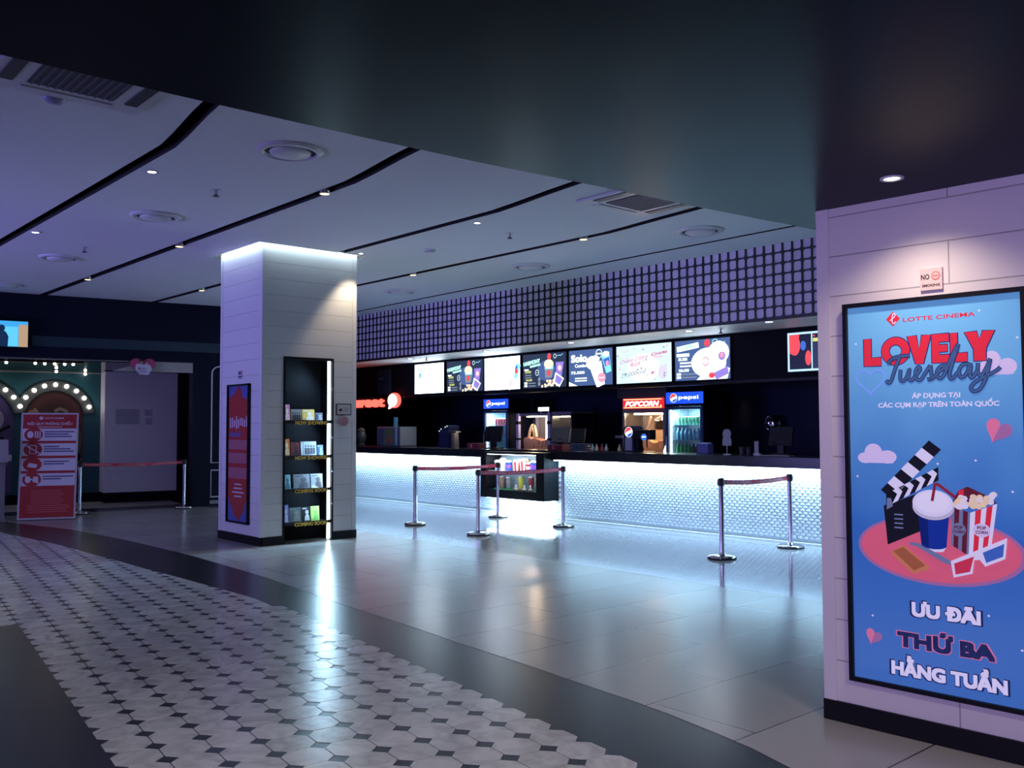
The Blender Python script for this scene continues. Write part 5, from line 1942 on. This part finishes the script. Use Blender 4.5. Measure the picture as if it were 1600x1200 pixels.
def row(proto, xs, y, z, label, group):
    """copies standing in a row; the first is the original"""
    for k, x in enumerate(xs):
        o = proto if k == 0 else copy_tree(proto)
        o.location = (x, y, z + .001)
        o['label'] = label
        o['group'] = group


FX, FYF = -10.29, 12.6
fridge(FX, -9.51, FYF, 'lit drinks fridge with a blue header right of the popcorn cabinet')
row(can(can_g, .032, .15), [FX + .17 + .078 * k for k in range(7)], FYF + .12, 1.59, 'green drink can in the top row of the right fridge', 'cans in the top row of the right fridge')
row(bottle(can_b, can_s, .036, .2), [FX + .15 + .085 * k for k in range(6)], FYF + .12, 1.34, 'pale blue bottle in the middle row of the right fridge', 'bottles in the middle row of the right fridge')
row(bottle(can_y, can_s, .034, .2), [FX + .665], FYF + .12, 1.34, 'cream bottle at the right end of the middle row of the right fridge', 'cream bottles of the right fridge')
row(bottle(bot_g, can_s, .036, .21), [FX + .14 + .082 * k for k in range(4)], FYF + .12, 1.07, 'green bottle in the lower row of the right fridge', 'green bottles of the right fridge')
row(bottle(bot_d, bot_d, .036, .2), [FX + .47, FX + .55], FYF + .12, 1.07, 'dark bottle in the lower row of the right fridge', 'dark bottles of the right fridge')
row(bottle(can_b, can_g, .034, .21), [FX + .62, FX + .69], FYF + .12, 1.07, 'blue green bottle at the right end of the lower row in the right fridge', 'blue green bottles of the right fridge')
GX = -15.24
fridge(GX, -14.46, FYF, 'lit drinks fridge with a blue header behind the counter left of the display case')
row(can(can_r, .036, .16), [GX + .26 + .085 * k for k in range(5)], FYF + .12, 1.59, 'red and white can in the upper row of the left fridge', 'cans in the upper row of the left fridge')
row(can(can_s, .034, .16), [GX + .46 + .082 * k for k in range(3)], FYF + .12, 1.34, 'silver can in the lower row of the left fridge', 'silver cans of the left fridge')

# popcorn cabinet with a lit sign
warm_metal = mat('warm_steel', (.5, .42, .36), .3, .8)
pop_m = mat('popcorn_orange', (.55, .26, .13), .8, bump=(60, 1.0), var=.4)
sign_r = glow('popcorn_sign_red', (.75, .02, .03), 1.1)
sign_y = glow('popcorn_sign_yellow', (1, .75, .35), 1.3)
grey_cas = mat('casing_grey', (.13, .13, .18), .4)


def heap(mb, x0, x1, y0_, y1_, z0_, amp, m, nx_=30, ny_=10, lump=.012):
    """a filled bin of popcorn: lumpy top and the lumpy face behind the glass"""
    vs, fs = [], []
    for j in range(ny_ + 3):
        for i in range(nx_ + 1):
            u, v = i / nx_, max(0, j - 2) / ny_
            z = z0_ + amp * (.9 + .07 * sin(7 * u + 2 * v) + .05 * sin(17 * u)) + random.uniform(-lump, lump)
            y = y0_ + (y1_ - y0_) * v + random.uniform(-.006, .006)
            if j == 0:
                z = z0_
            elif j == 1:
                z = z0_ + amp * .5 + random.uniform(-lump, lump)
            vs.append((x0 + (x1 - x0) * u, y, z))
    for j in range(ny_ + 2):
        for i in range(nx_):
            a = j * (nx_ + 1) + i
            fs.append((a, a + 1, a + nx_ + 2, a + nx_ + 1))
    mb.add(vs, fs, m, False)
    return mb


t = thing('popcorn_machine', 'tall popcorn machine with a red lit sign left of the right fridge', 'popcorn machine', (-11.32, 12.6, 0))
w = .99
mb = MB().box(0, w, 0, .65, 0, .98, grey_cas, .005)
mb.build('base_cabinet', t)
mb = MB().box(0, w, 0, .65, 1.81, 2.08, grey_cas, .005)
mb.box(0, .05, 0, .05, .98, 1.81, steel).box(w - .05, w, 0, .05, .98, 1.81, steel).box(0, .05, .6, .65, .98, 1.81, steel).box(w - .05, w, .6, .65, .98, 1.81, steel)
mb.build('frame', t)
o = MB().box(.04, .97, -.03, 0, 1.885, 2.07, sign_r, .004).build('header_sign', t)
mb = MB().rect(.06, 2.04, .94, 2.056, -.03, sign_y).rect(.06, 1.897, .94, 1.912, -.03, sign_y)
mb.text('POPCORN', .49, 1.925, .098, -.03, glow('sign_white', (1, .95, .9), 1.8), .04, 'CENTER', .78, .25, .003)
mb.disc(.92, 1.93, .018, .018, -.03, sign_y)
part(mb.build('lettering', o), 'slanted white lettering between yellow lines')
MB().box(.05, w - .05, .015, .02, .98, 1.81, pane).build('glass_pane', t)
mb = MB().box(.05, w - .05, .62, .64, .98, 1.81, mat('warm_back', (.36, .27, .2), .4))
for k in range(8):
    mb.box(.5, w - .05, .6, .62, 1.32 + k * .045, 1.345 + k * .045, warm_metal)
mb.box(.005, .015, .05, .6, .98, 1.81, mat('side_smoke', (.06, .055, .06), .3))
mb.build('back_panel', t)
mb = MB().lathe([(0, .0), (.13, .0), (.15, .02), (.15, .17), (.155, .18), (.14, .18), (.14, .03), (0, .03)], chrome, (.66, .33, 1.5), 28)
mb.tube([(.5, .33, 1.7), (.66, .33, 1.76), (.82, .33, 1.7)], .012, chrome).tube([(.5, .33, 1.7), (.5, .33, 1.6)], .012, chrome).tube([(.82, .33, 1.7), (.82, .33, 1.6)], .012, chrome)
mb.tube([(.66, .33, 1.68), (.66, .33, 1.8)], .02, chrome)
mb.build('kettle', t)
MB().tube([(.3, .3, 1.52), (.36, .3, 1.58), (.42, .28, 1.7), (.46, .26, 1.74)], .022, warm_metal).build('stirring_arm', t)
random.seed(21)
o = heap(MB(), .06, w - .06, .13, .6, .985, .37, pop_m).build('popcorn', t)
o['kind'] = 'stuff'
MB().box(.1, w - .1, .2, .26, 1.78, 1.805, glow('popcorn_lamp', (1, .72, .42), 18)).build('lamp', t)
l = bpy.data.lights.new('popcorn_light', 'POINT')
l.color, l.energy, l.shadow_soft_size = (1, .66, .38), 26, .06
o = bpy.data.objects.new('popcorn_light', l)
COL.objects.link(o)
o.location = (-10.75, 12.66, 1.68)

# popcorn warmer behind the display case
t = thing('popcorn_warmer', 'glass popcorn warmer with violet posts behind the display case', 'popcorn machine', (-14.22, 12.6, 0))
w = 1.0
lilac = mat('post_lilac', (.3, .28, .5), .35)
MB().box(0, w, 0, .6, 0, .98, grey_cas, .005).build('base_cabinet', t)
for x in (0, w - .07):
    mb = MB().box(x, x + .07, -.005, .06, .98, 1.84, lilac)
    mb.box(x - .006, x + .076, -.012, .07, 1.62, 1.68, black)
    mb.box(x - .006, x + .076, -.012, .07, 1.3, 1.34, black)
    mb.build('corner_post', t)
    MB().box(x, x + .07, .54, .6, .98, 1.84, lilac).build('corner_post', t)
MB().box(.02, w - .02, .02, .58, 1.79, 1.84, grey_cas).build('roof', t)
MB().box(.07, w - .07, .012, .017, .98, 1.79, pane).box(.52, .53, .0, .012, 1.1, 1.7, chrome).build('glass_pane', t)
MB().box(.07, w - .07, .56, .58, .98, 1.79, mat('warmer_back', (.16, .15, .17), .4)).build('back_panel', t)
MB().cyl((.68, .25, 1.3), (.68, .25, 1.79), .05, glow('warmer_tube', (1, .85, .65), 3.0), seg=20).build('lamp', t)
MB().box(.1, .6, .2, .26, 1.765, 1.785, glow('warmer_lamp', (1, .82, .55), 9)).build('lamp', t)
tan = mat('scoop_tan', (.6, .45, .3), .5)
mb = MB().tube(smooth([(.04, .3, 1.3), (.1, .3, 1.5), (.18, .3, 1.6), (.25, .3, 1.52), (.3, .3, 1.36)]), .032, tan)
mb.tube(smooth([(.17, .3, 1.6), (.2, .3, 1.45), (.21, .3, 1.34)]), .022, tan)
mb.build('popcorn_chute', t)
random.seed(22)
o = heap(MB(), .08, w - .08, .13, .55, .985, .37, mat('popcorn_brown', (.42, .2, .15), .8, bump=(60, 1.0), var=.4)).build('popcorn', t)
o['kind'] = 'stuff'
l = bpy.data.lights.new('warmer_light', 'POINT')
l.color, l.energy, l.shadow_soft_size = (1, .75, .5), 16, .05
o = bpy.data.objects.new('warmer_light', l)
COL.objects.link(o)
o.location = (-13.75, 12.66, 1.7)
t = thing('lit_sign', 'small white lit sign over the popcorn warmer', 'sign', (-13.58, 12.6, 0))
MB().box(0, .32, .02, .06, 1.87, 1.965, black).build('housing', t)
MB().box(.01, .31, .01, .02, 1.88, 1.955, glow('small_sign', (.85, .9, 1), 3)).build('face', t)
MB().tube([(.05, .05, 1.84), (.05, .05, 1.88)], .012, steel).tube([(.27, .05, 1.84), (.27, .05, 1.88)], .012, steel).build('stand', t)

# hot food cabinet to its right
t = thing('warming_cabinet', 'small warm lit glass food cabinet right of the popcorn warmer', 'food cabinet', (-13.18, 12.6, 0))
w = .56
MB().box(0, w, 0, .6, 0, 1.22, grey_cas, .005).build('base_cabinet', t)
MB().box(0, .03, 0, .6, 1.22, 1.82, steel).box(w - .03, w, 0, .6, 1.22, 1.82, steel).box(.03, w - .03, .57, .6, 1.22, 1.82, warm_metal).box(0, w, 0, .6, 1.78, 1.86, grey_cas).build('frame', t)
MB().box(.03, w - .03, .01, .015, 1.22, 1.78, pane).build('glass_pane', t)
MB().box(.03, w - .03, .05, .55, 1.55, 1.562, steel).box(.13, .16, .25, .3, 1.22, 1.55, warm_metal).build('shelf', t)
MB().box(.06, w - .06, .2, .25, 1.755, 1.778, glow('cabinet_lamp', (1, .8, .5), 7)).build('lamp', t)
# back counter with small stock
t = thing('back_counter', 'low black work counter along the back between the machines', 'counter', (0, 0, 0))
MB().box(-12.6, -11.36, 12.65, 13.2, 0, .96, black_matte).build('carcass', t)
MB().box(-12.61, -11.345, 12.6, 13.2, .96, 1.0, black).build('worktop', t)
stock = [(-12.3, can_s, 'pale bottle'), (-12.2, can_y, 'cream bottle'), (-12.06, can_r, 'red bottle'), (-11.95, can_s, 'silver bottle'), (-11.62, can_y, 'cream tall bottle'), (-11.5, can_r, 'red tall bottle')]
for x, m, nm in stock:
    o = bottle(m, can_s, .04, .24)
    o.location = (x, 12.85, 1.001)
    o['label'] = nm + (' on the back counter left of the popcorn machine, far group' if x < -11.8 else ' on the back counter right beside the popcorn machine')
    o['group'] = 'bottles on the back counter'
spot('stock_light', (-11.9, 12.75, 2.0), (-11.8, 12.85, 1), (1, .75, .5), 5, 60, .8)

CT = 1.157     # countertop level
# drink tower with a round lit emblem
t = thing('drink_dispenser', 'dark blue drink tower with a round lit emblem and taps on the counter', 'drink dispenser', (-10.18, 11.5, CT))
tower = mat('tower_navy', (.02, .025, .07), .25)
mb = MB()
prof = [(-.13, 0), (.13, 0), (.135, .03), (.11, .1), (.105, .24), (.13, .32), (.12, .38), (.07, .42), (-.07, .42), (-.12, .38), (-.13, .32), (-.105, .24), (-.11, .1), (-.135, .03)]
mb.flat(prof, .2, tower, .22)
mb.build('tower', t)
MB().flat([(-.075, .02), (.075, .02), (.07, .23), (-.07, .23)], -.02, mat('tower_panel', (.32, .33, .42), .3), .006).build('front_panel', t)
mb = MB()
globe(mb, 0, .32, .085, -.02)
part(mb.build('emblem', t), 'round red, white and blue lit emblem')
mb = MB().box(.12, .48, -.06, .1, .2, .36, black, .02)
mb.disc(.36, .24, .06, .055, -.06, S_blue, .004)
mb.rect(.32, .235, .4, .255, -.064, S_txt, .001)
mb.build('tap_head', t)
for k in range(3):
    MB().tube([(.2 + .1 * k, -.03, .2), (.21 + .1 * k, -.05, .13), (.24 + .1 * k, -.07, .08)], .011, black).build('tap', t)
MB().box(-.3, -.12, -.02, .06, .22, .26, steel, .005).build('side_arm', t)
MB().box(.1, .5, -.1, .14, 0, .012, black).build('drip_tray', t)
MB().box(.12, .2, .0, .1, .012, .2, black).build('tap_neck', t)

t = thing('drink_dispenser', 'dark drink tower with small white top lights near the middle of the counter', 'drink dispenser', (-15.2, 11.5, CT))
mb = MB().flat([(-.17, 0), (.17, 0), (.15, .3), (.18, .42), (.12, .45), (-.12, .38), (-.18, .33), (-.15, .25)], .25, tower, .27)
mb.build('tower', t)
mb = MB()
for a, c in ((-.14, .33), (-.08, .37), (.06, .41), (.12, .43)):
    mb.disc(a, c, .012, .012, -.02, S_txt, .003, 12)
mb.build('indicator', t)
MB().box(.2, .42, -.02, .1, .3, .33, steel, .004).box(.2, .24, 0, .08, 0, .3, tower).build('side_arm', t)

# nacho warmer
t = thing('nacho_warmer', 'steel nacho warmer with a picture front at the left end of the counter', 'food warmer', (-17.48, 11.35, CT))
w = .9
MB().box(0, w, 0, .45, 0, .42, mat('warmer_steel', (.22, .25, .3), .3, .6), .02).build('body', t)
mb = MB().rect(.28, .02, .72, .4, -.001, mat('nacho_print', (.16, .2, .15), .35, var=.4), .002)
mb.disc(.5, .3, .12, .06, -.003, mat('nacho_green', (.2, .3, .06), .4), .001)
mb.flat([(.38, .1), (.5, .24), (.62, .12), (.55, .06)], -.003, mat('nacho_orange', (.5, .2, .06), .4), .001)
mb.flat([(.42, .06), (.46, .17), (.6, .07)], -.0045, mat('nacho_brown', (.3, .1, .05), .4), .001)
mb.line([(.42, .28), (.47, .33), (.5, .27), (.56, .33), (.6, .29)], .014, -.004, black, .001)
part(mb.build('picture', t), 'printed nacho picture')
MB().rect(.05, .05, .2, .38, -.001, mat('nacho_side_print', (.10, .12, .18), .35), .002).build('side_panel', t)
MB().box(.74, .8, -.01, .0, .02, .4, mat('lit_edge', (.4, .6, .7), .2)).build('trim_strip', t)
mb = MB()
for k in range(6):
    mb.cyl((.45, .2, .42 + k * .036), (.45, .2, .45 + k * .036), .05, mat('stack_blue', (.08, .25, .35), .3), seg=18)
part(mb.build('cup_stack', t), 'stack of small blue cups on top')
t = thing('glass_jar', 'dim glass jar on a foot at the counter end nearest the pillar', 'jar', (-18.2, 11.4, CT))
MB().lathe([(0, 0), (.09, 0), (.1, .02), (.06, .06), (.1, .1), (.12, .22), (.08, .32), (.05, .34)], mat('jar_grey', (.10, .10, .11), .2), seg=22).build('jar_body', t)
MB().lathe([(.09, .34), (.06, .38), (.02, .4), (0, .41)], mat('jar_lid', (.15, .15, .16), .3), seg=22).build('lid', t)


def monitor(x, y, rz, label, m=black, w=.36, h=.27, red_base=True, back=False):
    t = thing('till_monitor', label, 'till monitor', (x, y, CT), rz, 'tills on the counter')
    T = Matrix.Translation((0, 0, .13)) @ Matrix.Rotation(rad(-12), 4, 'X')
    MB().box(-w / 2, w / 2, -.02, .02, 0, h, m, .008, T).build('screen', t)
    MB().box(-.05, .05, -.01, .07, .02, .2, black, .004).build('stand', t)
    MB().box(-.16, .16, -.1, .16, 0, .022, black, .004).build('foot', t)
    return t


till_grey = mat('till_grey', (.075, .07, .065), .5)
monitor(-13.55, 11.4, .1, 'black till monitor before the lower half of the left fridge', black, .44, .3)
monitor(-11.9, 11.6, -.05, 'grey backed till monitor before the small warm food cabinet', till_grey, .44, .27)
monitor(-11.42, 11.55, .3, 'narrow black till monitor right beside the grey backed one', black, .26, .25)
monitor(-7.36, 11.5, .1, 'dark till monitor at the right end of the counter')
redbox = mat('till_red', (.16, .012, .03), .4)
for x, lab in ((-13.84, 'low dark red box beside the till monitor left of the display case'), (-11.58, 'low dark red box below the grey till monitor')):
    t = thing('till_box', lab, 'box', (x, 11.15, CT), 0)
    MB().box(-.18, .18, 0, .18, 0, .1, redbox, .008).build('body', t)
    MB().box(-.06, -.02, -.004, 0, .02, .08, mat('till_pale', (.4, .25, .28), .4)).build('label_plate', t)
t = thing('blue_basket', 'dark blue basket right of the display case on the counter', 'basket', (-11.08, 11.2, CT))
mb = MB()
for k in range(4):
    z = .01 + k * .035
    mb.tube([(-.17, 0, z), (.17, 0, z), (.17, .16, z), (-.17, .16, z)], .007, mat('basket_blue', (.03, .06, .16), .4), 6, True)
for k in range(9):
    mb.box(-.17 + k * .0425 - .006, -.17 + k * .0425 + .006, -.005, .005, 0, .12, mat('basket_blue', (.03, .06, .16), .4))
mb.box(-.17, .17, 0, .16, 0, .006, mat('basket_blue', (.03, .06, .16), .4))
mb.build('wire_basket', t)
t = thing('paper_sheet', 'flat pale sheet lying on the counter right of the blue basket', 'paper', (-10.8, 10.98, CT + .001))
MB().box(-.12, .12, -.05, .09, 0, .002, mat('sheet_grey', (.35, .38, .45), .5)).build('sheet', t)

t = thing('card_stand', 'pale figure cutout on a round stand near the right end of the counter', 'card stand', (-8.05, 11.2, CT))
MB().lathe([(0, .012), (.05, .01), (.055, 0), (0, 0)], mat('stand_white', (.5, .5, .55), .3), seg=20).build('foot', t)
MB().tube([(0, 0, .01), (0, 0, .14)], .004, steel).build('rod', t)
MB().flat([(-.075, .13), (.075, .13), (.08, .2), (.06, .26), (.075, .31), (.05, .36), (.0, .37), (-.05, .36), (-.075, .3), (-.06, .25), (-.08, .2)], .003, mat('cutout_grey', (.26, .27, .3), .5, var=.5, bump=(30, .1)), .006).build('cutout', t)
t = thing('card_reader', 'small upright card holder with silver edge right of the figure cutout', 'card holder', (-7.56, 11.2, CT))
MB().box(-.05, .05, 0, .05, 0, .03, mat('stand_white', (.5, .5, .55), .3), .004).build('foot', t)
MB().box(-.03, .04, .0, .012, .03, .2, mat('holder_grey', (.25, .25, .28), .3), .003).build('holder', t)
t = thing('napkin_box', 'blue lit napkin box right of the right fridge on the counter', 'box', (-8.6, 11.35, CT))
MB().box(-.1, .1, 0, .14, 0, .15, mat('napkin_blue', (.06, .07, .25), .4), .01).build('box_body', t)
MB().box(-.08, .08, .03, .11, .15, .165, mat('napkin_pale', (.4, .4, .55), .6)).build('napkins', t)
for x, lab in ((-7.86, 'dark cup left of the upright card holder'), (-7.75, 'second dark cup left of the upright card holder')):
    cup('dark_cup', x, 11.3, CT, .04, .11, mat('cup_dark', (.03, .03, .045), .3), mat('cup_dark', (.03, .03, .045), .3), lab, lid=None, group='dark cups on the counter')
t = thing('counter_mat', 'thin pale tray lying at the right end of the counter', 'tray', (-7.15, 11.05, CT + .001))
MB().box(-.25, .25, -.08, .1, 0, .012, mat('tray_grey', (.2, .2, .22), .4), .004).build('tray_body', t)
# pale metal dish added for a small white highlight in the dark right part
t = thing('highlight_dish', 'small curved pale dish added for a white highlight in the dark back room at right', 'mirror', (-9.0, 13.9, 1.62))
MB().lathe([(0, .0), (.1, .01), (.14, .04), (.15, .06)], mat('highlight_metal', (.6, .65, .8), .1, 1.), seg=24, T=Matrix.Rotation(rad(90), 4, 'X')).build('dish_face', t)
MB().tube([(0, -.02, 0), (0, .1, 0)], .02, black).build('bracket', t)
